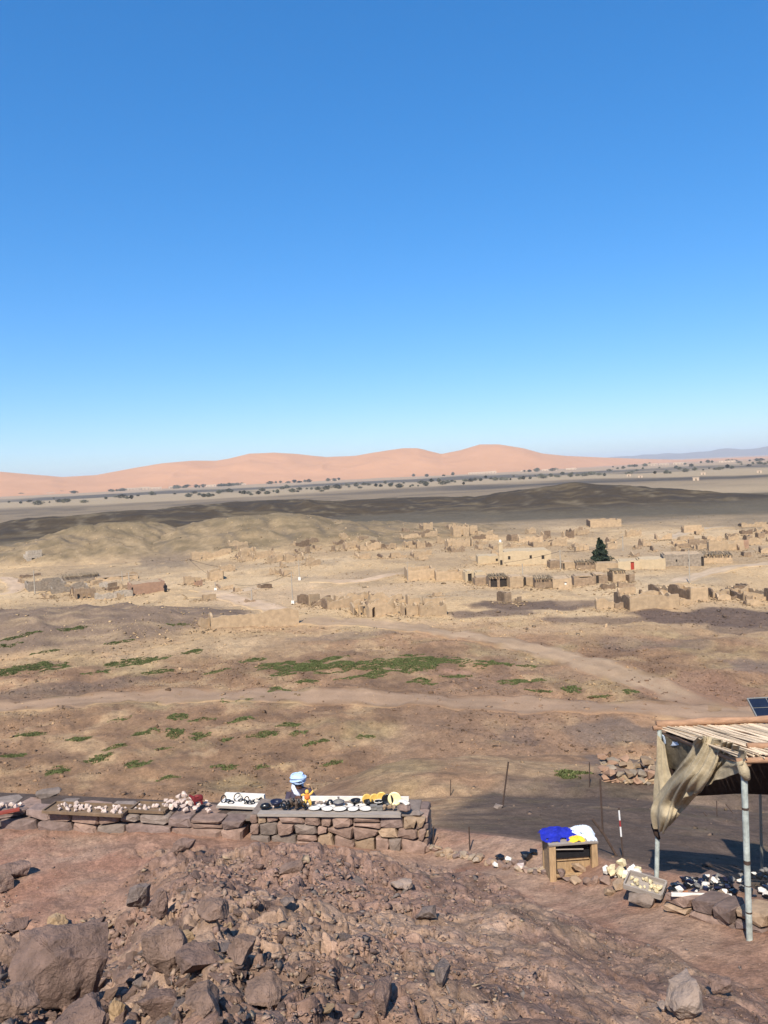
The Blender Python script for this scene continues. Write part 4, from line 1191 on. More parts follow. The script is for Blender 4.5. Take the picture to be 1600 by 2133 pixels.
M_yelmin = mat('cream_mineral', (.66, .54, .33), var=.25, scale=12, rough=.6, bump_s=.4, rnd=.15)
M_yel = mat('yellow_glaze', (.66, .42, .1), var=.12, scale=8, rough=.35, bump_s=.05, spec=.5)
M_creamg = mat('cream_glaze', (.78, .66, .36), var=.1, scale=8, rough=.35, bump_s=.05, spec=.5)
M_navy = mat('blue_black_glaze', (.02, .022, .05), var=.3, scale=8, rough=.3, bump_s=.05, spec=.5)
M_greyst = mat('grey_stoneware', (.26, .24, .22), var=.25, scale=10, rough=.6)
M_brownst = mat('brown_carved_stone', (.13, .09, .065), var=.4, scale=14, rough=.5)
M_maroon = mat('maroon_cloth', (.20, .022, .028), var=.2, scale=8)
rd = random.Random(11)

def on(px, py, zrel):
    a, s = rays(px, py); a = float(a); r = zrel / float(s)
    return Vector((math.sin(a) * r, math.cos(a) * r, CAMZ + zrel)), a, r

def stone_part(poly, y0, depth, rnd, bulge=.04):
    """a wall stone: a chamfered polygon in x-z, front bulging to -y"""
    c = Vector((sum(p[0] for p in poly) / len(poly), sum(p[1] for p in poly) / len(poly)))
    pts = []
    n = len(poly)
    for k in range(n):
        p = Vector(poly[k]); a = Vector(poly[k - 1]); b = Vector(poly[(k + 1) % n])
        f1, f2 = rnd.uniform(.04, .22), rnd.uniform(.04, .22)
        pts.append(p.lerp(a, f1)); pts.append(p.lerp(b, f2))
    m = len(pts)
    V = []
    tx, tz = rnd.uniform(-.09, .09), rnd.uniform(-.09, .09)
    for q in pts: V.append((q.x, y0 + rnd.uniform(-.008, .008), q.y))
    for q in pts:
        w = c.lerp(q, rnd.uniform(.8, .95)); V.append((w.x, y0 - bulge * rnd.uniform(.6, 1.2) + (w.x - c.x) * tx + (w.y - c.y) * tz, w.y))
    for q in pts: V.append((q.x, y0 + depth, q.y))
    V.append((c.x + rnd.uniform(-.02, .02), y0 - bulge * rnd.uniform(.9, 1.5), c.y))
    F_s = []
    for k in range(m):
        k2 = (k + 1) % m
        F_s.append((k, k2, m + k2, m + k)); F_s.append((2 * m + k2, k2, k, 2 * m + k)); F_s.append((m + k, m + k2, 3 * m))
    me = bpy.data.meshes.new('stone'); me.from_pydata(V, [], F_s); me.update()
    return me

def stone_wall(t, L, h0, h1, rows, wmin, wmax, rnd, depth=.22, gap=.010, base_drop=.12, mats=(0, 0, 0, 1, 2, 3), y0=0.0, bulge=.045):
    def zrow(k, u):
        H = h0 + (h1 - h0) * u / L
        if k == 0: return -base_drop
        if k == rows: return H
        return H * k / rows + .095 * float(vn(np.array([u * 3.1 + k * 9]), np.array([k * 5.3 + L]), 7)[0]) * min(1, 3 / rows)
    for k in range(rows):
        u = rnd.uniform(-.1, 0)
        lean = 0
        while u < L:
            w = rnd.uniform(wmin, wmax) * (1.2 if k == 0 else 1)
            u1 = min(u + w, L + .02)
            if L - u1 < wmin * .6: u1 = L
            ln = rnd.uniform(-.05, .05)
            a0, a1 = max(u, 0) + gap, u1 - gap
            poly = [(a0 + lean, zrow(k, a0) + gap), (a1 + ln, zrow(k, a1) + gap), (a1 - ln, zrow(k + 1, a1) - gap), (a0 - lean, zrow(k + 1, a0) - gap)]
            if rnd.random() < .25 and a1 - a0 > .2:   # split stone in two
                mid = (a0 + a1) / 2; zc = (zrow(k, mid) + zrow(k + 1, mid)) / 2 + rnd.uniform(-.03, .03)
                polys = [[poly[0], poly[1], (poly[1][0], zc - gap), (poly[0][0], zc - gap)], [(poly[0][0], zc + gap), (poly[1][0], zc + gap), poly[2], poly[3]]]
            else: polys = [poly]
            for pl in polys:
                link('stone', stone_part(pl, y0 + rnd.uniform(-.03, .03), depth, rnd, bulge * rnd.uniform(.7, 1.4)), STONE[rnd.choice(mats)], t)
            lean = -ln * .6; u = u1

# ---- main counter of piled stone
A_, _, _ = at(522, 1748); B_, _, _ = at(888, 1779)
dirv = (B_ - A_); Lm = Vector((dirv.x, dirv.y)).length
azm = math.atan2(dirv.y, dirv.x)
ZT = -6.80
t = thing('stone_counter', 'dry-stone counter wall of squared brown blocks topped with a grey board', 'counter', A_, azm)
hA = CAMZ + ZT - A_.z - .05
zslope = B_.z - A_.z
stone_wall_rows = 4
rw = random.Random(21)
# stones follow the falling ground: shear through local heights measured from the wall foot
class _Shear: pass
def shear_children(t, k):
    for ch in t.children:
        me = ch.data
        for v in me.vertices: v.co.z += k * v.co.x * max(0, 1 - max(v.co.z, 0) / max(hA, .1))
stone_wall(t, Lm, hA, hA, 3, .12, .56, rw, depth=.24)
shear_children(t, zslope / Lm)
m = MB(); m.box(.05, Lm - .05, .12, .78, -.6, hA - .02); m.build('core', M_core, t)
m = MB(); m.box(.02, Lm - .12, .02, .8, hA - .012, hA + .01); m.build('top_slab', STONE[3], t)
rws = random.Random(5)
for k in range(5):    # right end face
    z0 = -.25 + k * (hA + .25) / 5; z1 = z0 + (hA + .25) / 5
    for q in range(2):
        me = stone_part([(q * .4 + .01, z0 + .01), (q * .4 + .38, z0 + .01), (q * .4 + .38, z1 - .01), (q * .4 + .01, z1 - .01)], 0, .2, rws)
        link('stone', me, STONE[rws.choice((0, 1, 2))], t, loc=(Lm + .02, 0.0, 0), rot=(0, 0, R(90)))
bo = MB(); bo.box(.0, Lm * .815, -.09, .10, 0, .055, .004, rd)
l0 = A_ + Vector((math.cos(azm) * .2, math.sin(azm) * .2, hA + .005))
tag(bo.build('shelf_board', M_greyb, loc=l0, rot=(0, 0, azm)), 'long grey wooden board along the front of the stone counter', 'board')
# white backing strip along the rear edge
l1 = A_ + Vector((math.cos(azm) * .95 - math.sin(azm) * .72, math.sin(azm) * .95 + math.cos(azm) * .72, hA + .012))
bk = MB(); bk.box(0, 2.25, -.02, .02, 0, .09, .003, rd)
tag(bk.build('display_strip', M_whitest, loc=l1, rot=(0, 0, azm)), 'white upright strip along the rear of the stone counter', 'panel')

# ---- low ledge to the left
A2_, _, _ = at(-170, 1716); B2_, _, _ = at(508, 1747)
dv2 = B2_ - A2_; L2 = Vector((dv2.x, dv2.y)).length; az2 = math.atan2(dv2.y, dv2.x)
ZL = -6.98
t = thing('stone_ledge', 'long low ledge of flat dark slabs left of the stone counter', 'ledge', A2_, az2)
hA_keep = hA; hA = CAMZ + ZL - A2_.z
stone_wall(t, L2, hA, hA, 2, .35, .95, random.Random(8), depth=.3, mats=(0, 2, 2, 3, 0), bulge=.06)
shear_children(t, dv2.z / L2)
m = MB(); m.box(.05, L2 - .05, .14, .85, -.6, hA - .03); m.build('core', M_core, t)
rq = random.Random(9); u = 0
while u < L2 - .2:
    w = rq.uniform(.5, 1.0)
    me = rock_mesh('slab', rq, n=26, dims=(w, .8, .09), blocky=.75)
    link('slab', me, STONE[rq.choice((2, 3, 0))], t, loc=(u + w / 2, .42, hA - .045)); u += w * .93
hL = hA; hA = hA_keep

def goods(name, label, cat, px, py, zrel, mesh, m, rz=None, grp=None, sc=1, dz=0, rot=None):
    p, a, r = on(px, py, zrel)
    o = link(name, mesh, m, None, p + Vector((0, 0, dz)), rot or (0, 0, (rd.uniform(0, 6.28) if rz is None else -a + rz)))
    if sc != 1: o.scale = (sc, sc, sc) if not isinstance(sc, tuple) else sc
    return tag(o, label, cat, grp)

def lathe_mesh(name, prof, n=16, sx=1, sy=1):
    m = MB(); m.lathe(prof, n, sx=sx, sy=sy); return m.mesh(name, True)
PLATE = [(.0, .004), (.05, .004), (.095, .016), (.12, .03), (.122, .034), (.09, .024), (.05, .012), (.0, .011)]
BOWL = [(.0, 0), (.05, 0), (.055, .012), (.09, .05), (.11, .095), (.104, .095), (.08, .05), (.04, .02), (.0, .018)]
ZG = ZT + .012
for k, (px, py, s) in enumerate([(655, 1686, 1.0), (682, 1687, 1.05), (708, 1687.5, 1.15), (736, 1687.5, 1.0), (762, 1687, 1.1), (668, 1681, .9), (693, 1682, .8), (725, 1680, 1.0), (752, 1680, .95)]):
    pl = ['leftmost white plate in the front row on the counter', 'second white plate from the left in the front row', 'large white plate in the middle of the front row', 'fourth white plate from the left in the front row', 'rightmost white plate of the front row, beside grey boxes', 'small white plate behind the leftmost front plates', 'smallest white plate near a dark dome on the counter', 'white plate behind the middle of the front row', 'white plate behind the right end of the front row'][k]
    goods('white_plate', pl, 'plate', px, py, ZG, lathe_mesh('white_plate', PLATE, 20, 1, .9), M_whitest, grp='white plates on the counter', sc=s)
for (px, py, s, lab, mm) in [(576, 1679, 1.15, 'wide blue-black bowl at the left of the counter', M_navy), (688, 1674, .85, 'dark upturned bowl behind the small plates', M_blackst), (706, 1680, 1.1, 'blue-black bowl with a handled lid, mid counter', M_navy), (741, 1675, .95, 'deep black bowl right of the middle of the counter', M_blackst), (768, 1677, .95, 'black bowl under the leftmost yellow plate', M_blackst), (789, 1677, .85, 'black bowl with white rim decoration under the yellow plates', M_blackst)]:
    up = 'upturned' in lab
    o = goods('bowl', lab, 'bowl', px, py, ZG, lathe_mesh('bowl', BOWL, 18), mm, sc=s, dz=.09 * s if up else 0, rot=(R(180), 0, 0) if up else None)
    if 'lid' in lab:
        lm = MB(); lm.lathe([(.1, .09), (.07, .12), (.02, .135), (.015, .16), (.025, .18), (.0, .19)], 14); lm.build('lid', M_greyst, o)
    if 'rim' in lab:
        lm = MB(); lm.tube([(math.cos(q) * .107, math.sin(q) * .107, .097) for q in np.linspace(0, 6.2832, 21)], .008, 6, False); lm.build('rim', M_whitest, o)
for (px, py, s, mm, lab) in [(764, 1673, .82, M_yel, 'yellow plate standing upright, left of three'), (780, 1672.5, .82, M_yel, 'yellow plate standing upright, middle of three'), (796, 1672, .95, M_yel, 'yellow plate standing upright, right of three'), (808, 1677, 1.0, M_blackst, 'round black dish leaning in front of the upright plates'), (823, 1677, 1.15, M_creamg, 'largest cream plate standing upright at the counter end')]:
    p, a, r = on(px, py, ZG)
    o = link('upright_plate', lathe_mesh('upright_plate', PLATE, 22), mm, None, p + Vector((0, 0, .115 * s)), (R(78), 0, -a + R(rd.uniform(-12, 12))), (s, s, s))
    tag(o, lab, 'plate', 'plates standing upright at the counter end')
for (px, py, w, lab) in [(779, 1686, .13, 'left grey stone box at the counter front'), (791, 1687, .11, 'right grey stone box at the counter front')]:
    m = MB(); m.box(-w / 2, w / 2, -w * .4, w * .4, 0, w * .55, .003, rd); m.box(-w / 2 - .006, w / 2 + .006, -w * .4 - .006, w * .4 + .006, w * .56, w * .68)
    goods('stone_box', lab, 'box', px, py, ZG, m.mesh('stone_box'), M_greyst, rz=.1)
for k, (px, py, s) in enumerate([(801, 1686, .13), (812, 1684, .14), (821, 1686, .12), (697, 1676, .09), (728, 1674, .08), (757, 1672, .09)]):
    lab = ['pale upright lump of stone right of the grey boxes', 'taller pale stone lump beside the cream plate', 'small pale stone at the end of the board', 'little brown stone behind the plates', 'little grey stone behind the middle plate', 'small grey stone under the first yellow plate'][k]
    goods('display_stone', lab, 'stone', px, py, ZG, rock_mesh('display_stone', rd, n=16, dims=(s, s * .8, s * 1.1)), STONE[3 if k > 2 else 1], dz=s * .4)
# carved figurines and ring
for k in range(7):
    px = 601 + k * 5.6; py = 1684 - (k % 3) * 2.6
    m = MB(); m.lathe([(.035, 0), (.04, .02), (.025, .05), (.045, .09), (.035, .12), (.015, .135), (.022, .16), (.008, .18)], 10, sx=1, sy=.8)
    m.tube([(.02, 0, .1), (.055, 0, .07), (.03, 0, .03)], .01, 6)
    lab = ['first', 'second', 'third', 'fourth', 'fifth', 'sixth', 'last'][k] + ' of the dark carved figurines from the left, before the seller'
    goods('carved_figurine', lab, 'figurine', px, py, ZG, m.mesh('carved_figurine', True), M_brownst if k % 2 else M_blackst, rz=rd.uniform(-1, 1), grp='carved figurines on the counter', sc=rd.uniform(.85, 1.1))
m = MB(); m.tube([(math.cos(q) * .05, 0, .09 + math.sin(q) * .065) for q in np.linspace(0, 6.2832, 22)], .016, 8, False); m.box(-.04, .04, -.03, .03, 0, .025)
goods('ring_stone', 'upright black ring on a foot left of the figurines', 'ring', 592, 1684, ZG, m.mesh('ring_stone'), M_blackst, rz=.1)
m = MB(); m.lathe([(.07, 0), (.08, .03), (.05, .08), (.0, .1)], 12, sx=1.5); goods('dark_dish_stack', 'low dark heap of beads at the left end of the counter', 'beads', 553, 1682, ZG, m.mesh('dark_dish_stack', True), M_blackst, rz=0)
rgc = random.Random(91)
for k in range(34):
    px = rgc.uniform(548, 832); py = rgc.uniform(1670, 1683)
    pp, aa_, rr_ = on(px, py, ZG); qq = rgc.uniform(.035, .08)
    mm, nm = rgc.choice([(M_brownst, 'brown'), (M_greyst, 'grey'), (M_whitest, 'white'), (M_blackst, 'black'), (M_mineral, 'pinkish')])
    lmk = min([(560, 'wide blue-black bowl'), (592, 'upright black ring'), (620, 'carved figurines'), (645, 'yellow doll'), (688, 'dark upturned bowl'), (706, 'lidded bowl'), (741, 'deep black bowl'), (780, 'yellow plates'), (823, 'cream plate')], key=lambda q: abs(q[0] - px))[1]
    tag(link('trinket', rock_mesh('trinket', rgc, n=12, dims=(qq * 1.2, qq, qq * rgc.uniform(.6, 1.3)), blocky=.4), mm, None, pp + Vector((0, 0, qq * .4)), (0, 0, rgc.uniform(0, 6))), 'tiny %s trinket on the counter near the %s' % (nm, lmk), 'trinket', '%s trinkets near the %s' % (nm, lmk))
# end stone
p, a, r = on(843, 1690, ZT + .02)
t = thing('end_stone', 'dark rock with a white crust on the right end of the counter', 'rock', p, -a)
link('stone', rock_mesh('stone', rd, n=24, dims=(.30, .26, .2), fine=1, amp=.03), STONE[2], t, loc=(0, 0, .09))
link('crust', rock_mesh('crust', rd, n=24, dims=(.27, .22, .09), fine=1, amp=.04), M_whitest, t, loc=(.01, 0, .185), rot=(0, R(8), 0))
goods('flat_stone', 'flat grey slab stone right of the white crusted rock', 'stone', 868, 1697, ZT - .06, rock_mesh('flat_stone', rd, n=22, dims=(.3, .3, .12), blocky=.5), STONE[3], dz=.03)
# yellow cloth doll before the seller
p, a, r = on(641, 1679, ZG)
t = thing('cloth_doll', 'yellow and orange cloth doll standing before the seller', 'doll', p, -a, None)
M_yelc = mat('yellow_cloth', (.80, .48, .1), var=.15, scale=12); M_orc = mat('orange_cloth', (.72, .2, .05), var=.15, scale=12)
m = MB(); m.tube([(-.02, 0, .17), (-.05, -.01, .09), (-.075, -.02, .0)], [.03, .035, .03], 8); m.build('leg', M_yelc, t, smooth=True)
m = MB(); m.tube([(.02, 0, .17), (.05, -.01, .09), (.07, -.02, .0)], [.03, .035, .028], 8); m.build('leg', M_yelc, t, smooth=True)
m = MB(); m.lathe([(.03, .13), (.06, .17), (.055, .22), (.03, .26), (.0, .27)], 10); m.build('body', M_orc, t, smooth=True)
m = MB(); m.tube([(.03, 0, .22), (.09, 0, .26), (.13, 0, .31)], [.025, .022, .02], 8); m.build('arm', M_yelc, t, smooth=True)
m = MB(); m.tube([(-.03, 0, .22), (-.08, 0, .25), (-.12, 0, .23)], [.025, .022, .02], 8); m.build('arm', M_yelc, t, smooth=True)
m = MB(); m.lathe([(.0, .25), (.035, .265), (.042, .3), (.03, .335), (.0, .345)], 10); m.build('head', M_yelc, t, smooth=True)

# ---- white cloth tray with black bead strings
p, a, r = on(494, 1684, ZL + .05)
t = thing('jewellery_tray', 'white cloth covered tray of black bead strings left of the counter', 'tray', p, az2)
m = MB(); m.box(-.46, .46, -.03, .5, 0, .04); m.build('board', M_greyb, t)
m = MB(); m.box(-.45, .45, .40, .48, .04, .14); m.box(-.44, .44, 0, .4, .042, .06); m.build('cloth', M_whitest, t)
rj = random.Random(4)
for k in range(9):
    cx, cy_ = -.36 + k * .088, rj.uniform(.1, .28); q0 = rj.uniform(.05, .085)
    m = MB(); m.tube([(cx + math.cos(q) * q0, cy_ + math.sin(q) * q0 * .6, .075 + .02 * math.sin(q) + (.05 if k % 3 == 0 else 0) * (1 + math.sin(q))) for q in np.linspace(0, 6.2832, 18)], .012, 6, False)
    m.build('bead_string', M_blackst, t)
for k in range(6):
    link('fossil', rock_mesh('fossil', rj, n=14, dims=(.09, .08, .07)), M_blackst if k % 2 else M_whitest, t, loc=(.1 + k * .06, rj.uniform(.1, .35), .09))
# ---- mineral trays
def mineral_tray(x0, x1, y0, y1, n, lab, mm, seed, z=ZL):
    rr_ = random.Random(seed)
    pa, aa, ra_ = on((x0 + x1) / 2, y1, z + .03)
    s = FPX / ra_; W = (x1 - x0) / s; Dp = min((y1 - y0) / s / .45, .5)
    t = thing('mineral_tray', lab, 'tray', pa, az2)
    for (a0, a1, b0, b1) in ((-W / 2, W / 2, -.015, .015), (-W / 2, W / 2, Dp - .015, Dp + .015), (-W / 2 - .015, -W / 2 + .015, .02, Dp - .02), (W / 2 - .015, W / 2 + .015, .02, Dp - .02)):
        m = MB(); m.box(a0, a1, b0, b1, 0, .06, .004, rr_); m.build('side_board', M_tray, t)
    m = MB(); m.box(-W / 2, W / 2, .016, Dp - .016, -.01, .02); m.build('bottom_board', M_tray, t)
    vs = [rock_mesh('mineral', rr_, n=14, dims=(1, .85, .8)) for _ in range(4)]
    for v in vs: v.materials.append(mm)
    for k in range(n):
        q = rr_.uniform(.07, .15)
        o = link('mineral', vs[k % 4], None, None, t.matrix_basis @ Vector((rr_.uniform(-W / 2 + .08, W / 2 - .08), rr_.uniform(.08, Dp - .1), .02 + q * .35)), (rr_.uniform(0, 3), rr_.uniform(0, 3), rr_.uniform(0, 6)), (q, q, q))
        zone = lab.split(' ')[0]
        side = 'near its left end' if (t.matrix_basis.inverted() @ o.location).x < -W / 6 else ('near its middle' if (t.matrix_basis.inverted() @ o.location).x < W / 6 else 'near its right end')
        tag(o, 'pale mineral lump in the %s, %s' % (' '.join(lab.split(' ')[:4]), side), 'mineral', 'minerals in the ' + ' '.join(lab.split(' ')[:4]))
bpy.context.view_layer.update()
mineral_tray(82, 258, 1672, 1698, 40, 'long wooden frame tray of pinkish white minerals on the low ledge', M_mineral, 31)
mineral_tray(266, 344, 1674, 1694, 12, 'short wooden frame tray right of the long mineral tray', M_mineral, 32)
rr_ = random.Random(33)
for k in range(34):      # heap
    px = rr_.uniform(342, 438); q = rr_.uniform(.1, .2) * (1 if px < 420 else .7)
    lay = rr_.random() * max(0, 1 - abs(px - 385) / 48)
    p, a, r = on(px, rr_.uniform(1672, 1692), ZL + .02)
    o = link('mineral', rock_mesh('mineral', rr_, n=15, dims=(q, q * .85, q * .8)), M_mineral, None, p + Vector((0, 0, q * .3 + lay * .14)), (0, 0, rr_.uniform(0, 6)))
    zone = 'left' if px < 372 else ('middle' if px < 408 else 'right')
    tag(o, 'pinkish mineral lump in the %s of the loose heap beside the maroon figure' % zone, 'mineral', 'loose mineral heap, ' + zone)
for k in range(9):
    px = -30 + k * 9; q = rr_.uniform(.1, .18)
    p, a, r = on(px, 1682 + rr_.uniform(-4, 3), ZL + .02)
    tag(link('mineral', rock_mesh('mineral', rr_, n=15, dims=(q, q * .85, q * .8)), M_mineral, None, p + Vector((0, 0, q * .35)), (0, 0, rr_.uniform(0, 6))), 'pale mineral lump in the small heap at the left picture edge', 'mineral', 'small heap at the left edge')
p, a, r = on(92, 1672, ZL - .1)
o = link('slab_rock', rock_mesh('slab_rock', random.Random(6), n=30, dims=(.64, .4, .26), blocky=.6, fine=1, amp=.02), STONE[3], None, p + Vector((0, .25, .12)), (0, R(-3), -a))
tag(o, 'dark grey flat-topped rock behind the long mineral tray', 'rock')
m = MB(); m.box(-.55, .18, -.06, .06, 0, .05, .006, rd)
goods('red_plank', 'dull red painted plank at the left picture edge', 'plank', 22, 1692, ZL, m.mesh('red_plank'), mat('red_paint', (.36, .075, .05), var=.15, scale=6), rz=0)
# maroon animal figure
p, a, r = on(412, 1676, ZL + .12)
t = thing('animal_figure', 'maroon cloth animal figure with raised tail on the mineral heap', 'figurine', p, -a)
jf = [(0, 0, .13), (-.07, 0, .13), (.07, 0, .14), (-.12, 0, .19), (-.17, 0, .23), (-.06, -.03, .06), (-.06, -.03, 0), (-.06, .03, .06), (-.06, .03, 0), (.08, -.03, .06), (.09, -.03, 0), (.08, .03, .06), (.09, .03, 0), (.1, 0, .2)]
ef = [(0, 1), (0, 2), (1, 3), (3, 4), (1, 5), (5, 6), (1, 7), (7, 8), (2, 9), (9, 10), (2, 11), (11, 12), (2, 13)]
skin_person('body', jf, ef, [.06, .055, .06, .03, .02, .025, .02, .025, .02, .025, .02, .025, .02, .035], M_maroon, t)
m = MB(); m.lathe([(.06, .17), (.05, .2), (.0, .215)], 10); m.build('saddle_cloth', mat('dark_red_trim', (.3, .05, .05), var=.2), t, smooth=True)

# ---- the seller
p, a, r = atd(621, 1640, 17.75)[0], float(rays(621, 1640)[0]), 17.75
zh = atd(621, 1611, 17.75)[0].z
gz_ = zh - 1.37
p.z = gz_
M_robe = mat('grey_purple_robe', (.085, .066, .095), var=.2, scale=9)
M_turb = mat('pale_blue_turban', (.48, .62, .85), var=.14, scale=14, bump_s=.5, bscale=18, stretch=(1, 1, 4))
M_scarf = mat('white_scarf', (.72, .74, .82), var=.1, scale=10)
t = thing('person', 'seated seller in pale blue turban and dark robe behind the stone counter', 'person', p, -a + R(14))
J = [(0, 0, .5), (0, -.02, .72), (0, -.03, .95), (0, -.04, 1.07), (0, -.07, 1.17), (0, -.06, 1.25),
     (-.11, -.05, .5), (-.14, -.42, .52), (-.14, -.40, .1), (-.14, -.52, .04), (.11, -.05, .5), (.14, -.42, .52), (.14, -.40, .1), (.14, -.52, .04),
     (-.19, -.02, .96), (-.27, -.14, .80), (-.12, -.36, .99), (-.09, -.42, 1.0), (.19, -.02, .96), (.28, -.12, .8), (.14, -.34, 1.0), (.1, -.42, 1.03),
     (-.115, -.47, 1.0), (-.095, -.485, 1.0), (-.075, -.485, 1.0), (-.058, -.475, 1.0), (-.055, -.42, 1.02), (.125, -.47, 1.03), (.105, -.485, 1.03), (.085, -.485, 1.03), (.068, -.475, 1.03), (.065, -.42, 1.05), (0, -.165, 1.165)]
E = [(0, 1), (1, 2), (2, 3), (3, 4), (4, 5), (0, 6), (6, 7), (7, 8), (8, 9), (0, 10), (10, 11), (11, 12), (12, 13), (2, 14), (14, 15), (15, 16), (16, 17), (2, 18), (18, 19), (19, 20), (20, 21), (17, 22), (17, 23), (17, 24), (17, 25), (17, 26), (21, 27), (21, 28), (21, 29), (21, 30), (21, 31), (4, 32)]
RD = [.14, .13, .14, .055, .095, .08, .09, .07, .05, .04, .09, .07, .05, .04, .07, .05, .036, .032, .07, .05, .036, .032] + [.009] * 10 + [.016]
skin_person('body', J, E, RD, M_skin, t)
m = MB(); m.lathe([(.25, .42), (.22, .6), (.21, .8), (.225, .94), (.15, 1.04), (.085, 1.08)], 16, c=(0, -.02, 0), sx=1.05, sy=.8, wob=.04)
m.tube([(-.19, -.02, .97), (-.29, -.14, .80), (-.15, -.34, .975)], [.09, .085, .06], 9); m.tube([(.19, -.02, .97), (.30, -.12, .8), (.16, -.33, .99)], [.09, .085, .06], 9)
m.tube([(-.1, -.05, .5), (-.15, -.44, .55), (-.14, -.42, .12)], [.13, .11, .12], 9); m.tube([(.1, -.05, .5), (.15, -.44, .55), (.14, -.42, .12)], [.13, .11, .12], 9)
m.build('robe', M_robe, t, smooth=True)
tb = MB()
for k in range(5):
    q0 = [.135, .155, .155, .135, .09][k]
    tb.tube([(math.cos(q) * q0 * 1.08, -.05 + math.sin(q) * q0, 1.24 + k * .026 + .035 * math.sin(q + k * 1.9)) for q in np.linspace(0, 6.2832, 22)], .02, 8, False)
tb.lathe([(.12, 1.21), (.158, 1.245), (.165, 1.3), (.14, 1.345), (.075, 1.37), (.0, 1.375)], 18, c=(0, -.05, 0), wob=.06)
tb.build('turban', M_turb, t, smooth=True)
m = MB(); m.tube([(math.cos(q) * .122, -.06 + math.sin(q) * .122, 1.215) for q in np.linspace(0, 6.2832, 20)], .02, 7, False); m.build('turban_band', M_navy, t, smooth=True)
m = MB(); m.tube([(-.1, -.02, 1.18), (-.125, -.08, 1.1), (-.1, -.18, 1.02), (-.03, -.23, .95)], [.035, .05, .05, .04], 8); m.tube([(-.12, 0, 1.1), (0, .07, 1.08), (.12, 0, 1.08)], [.04, .045, .04], 8); m.build('scarf', M_scarf, t, smooth=True)
for sx in (-1, 1):
    m = MB(); m.lathe([(.0, -.012), (.014, 0), (.0, .012)], 8, c=(sx * .035, -.158, 1.19)); m.build('eye', M_blackst, t)
m = MB(); m.tube([(-.03, -.156, 1.115), (0, -.164, 1.112), (.03, -.156, 1.115)], .008, 6); m.build('mouth', mat('lip_brown', (.12, .04, .03), var=.1), t)
ps = p.copy()
st_ = link('seat_block', rock_mesh('seat_block', rd, n=26, dims=(.5, .45, .5), blocky=.7), STONE[2], None, Vector((p.x, p.y + .05, p.z + .2)), (0, 0, -a))
tag(st_, 'stone block under the seated seller', 'stone')

# ------------------------------------------------------------------ wooden stand with cloths
p, a, r = at(1196, 1826)
s = FPX / r
rz = -a + R(15)
Wb, Db, Hb = 100 / s, .52, 73 / s
t = thing('wooden_stand', 'open wooden box stand with corner posts, below the bundled cloths', 'stand', p, rz)
for (sx, sy) in ((-1, 0), (1, 0), (-1, 1), (1, 1)):
    m = MB(); x = sx * (Wb / 2 - .045); y = sy * (Db - .05)
    m.box(x - .05, x + .05, y - .03, y + .05, -.15, Hb - .03, .008, rd); m.build('post', M_woodo, t)
for sx in (-1, 1):
    for k in range(4):
        m = MB(); y0 = .055 + k * (Db - .16) / 4; m.box(sx * (Wb / 2 - .012) - .01, sx * (Wb / 2 - .012) + .01, y0, y0 + (Db - .16) / 4 - .012, -.05 - .03 * (k % 2), Hb - .05, .004, rd); m.build('side_plank', M_wood, t)
for k in range(4):
    m = MB(); z0 = -.02 + k * (Hb - .06) / 4; m.box(-Wb / 2 + .1, Wb / 2 - .1, Db - .035, Db - .015, z0, z0 + (Hb - .06) / 4 - .008, .004, rd); m.build('back_plank', M_woodo if k < 2 else M_dark, t)  # upper planks coloured dark for the shade inside the stand
m = MB(); m.box(-Wb / 2 - .015, Wb / 2 + .015, -.05, Db + .03, Hb - .028, Hb + .005, .004, rd); m.build('top', M_greyb, t)
m = MB(); m.box(-Wb / 2 + .1, Wb / 2 - .1, .16, Db - .06, Hb * .46, Hb * .46 + .02, .003, rd); m.build('shelf', M_woodo, t)
m = MB(); m.box(-Wb / 2 + .1, Wb / 2 - .1, .12, .15, Hb * .38, Hb * .48, .004, rd); m.build('rail', M_woodo, t)
m = MB(); m.tube([(-Wb / 2 + .08, .03, Hb * .8), (Wb / 2 - .22, .03, Hb * .755)], .011, 6); m.build('rod', M_greyb, t)
m = MB(); m.box(-Wb / 2 + .1, Wb / 2 - .1, .085, .1, Hb * .485, Hb - .03); m.build('shade_lining', M_black, t)  # black sheet added in the upper opening as its painted shade
m = MB(); m.box(-Wb / 2 + .08, Wb / 2 - .08, .15, .165, -.02, Hb * .38); m.build('inner_board', M_woodo, t)
m = MB(); m.box(-Wb / 2 + .1, Wb / 2 - .1, .02, Db - .06, -.03, .0, .004, rd); m.build('floor_board', M_woodo, t)
m = MB(); m.box(-Wb / 2 + .1, Wb / 2 - .08, -.05, .02, .02, .06, .008, rd); m.build('sill', M_woodo, t)
for (x, y, dd, tr, lab) in ((-.22, .0, (.2, .16, .17), 0, 'round dark rock lying inside the wooden stand'), (.09, .02, (.30, .13, .14), -28, 'pale long rock leaning inside the wooden stand')):
    o = link('rock', rock_mesh('rock', rd, n=22, dims=dd, fine=1, amp=.03), STONE[1 if tr else 2], None, Matrix.Translation(p) @ Matrix.Rotation(rz, 4, 'Z') @ Vector((x, y, dd[2] / 2 + (.07 if tr else 0))), (0, R(-tr), rz))
    tag(o, lab, 'rock')

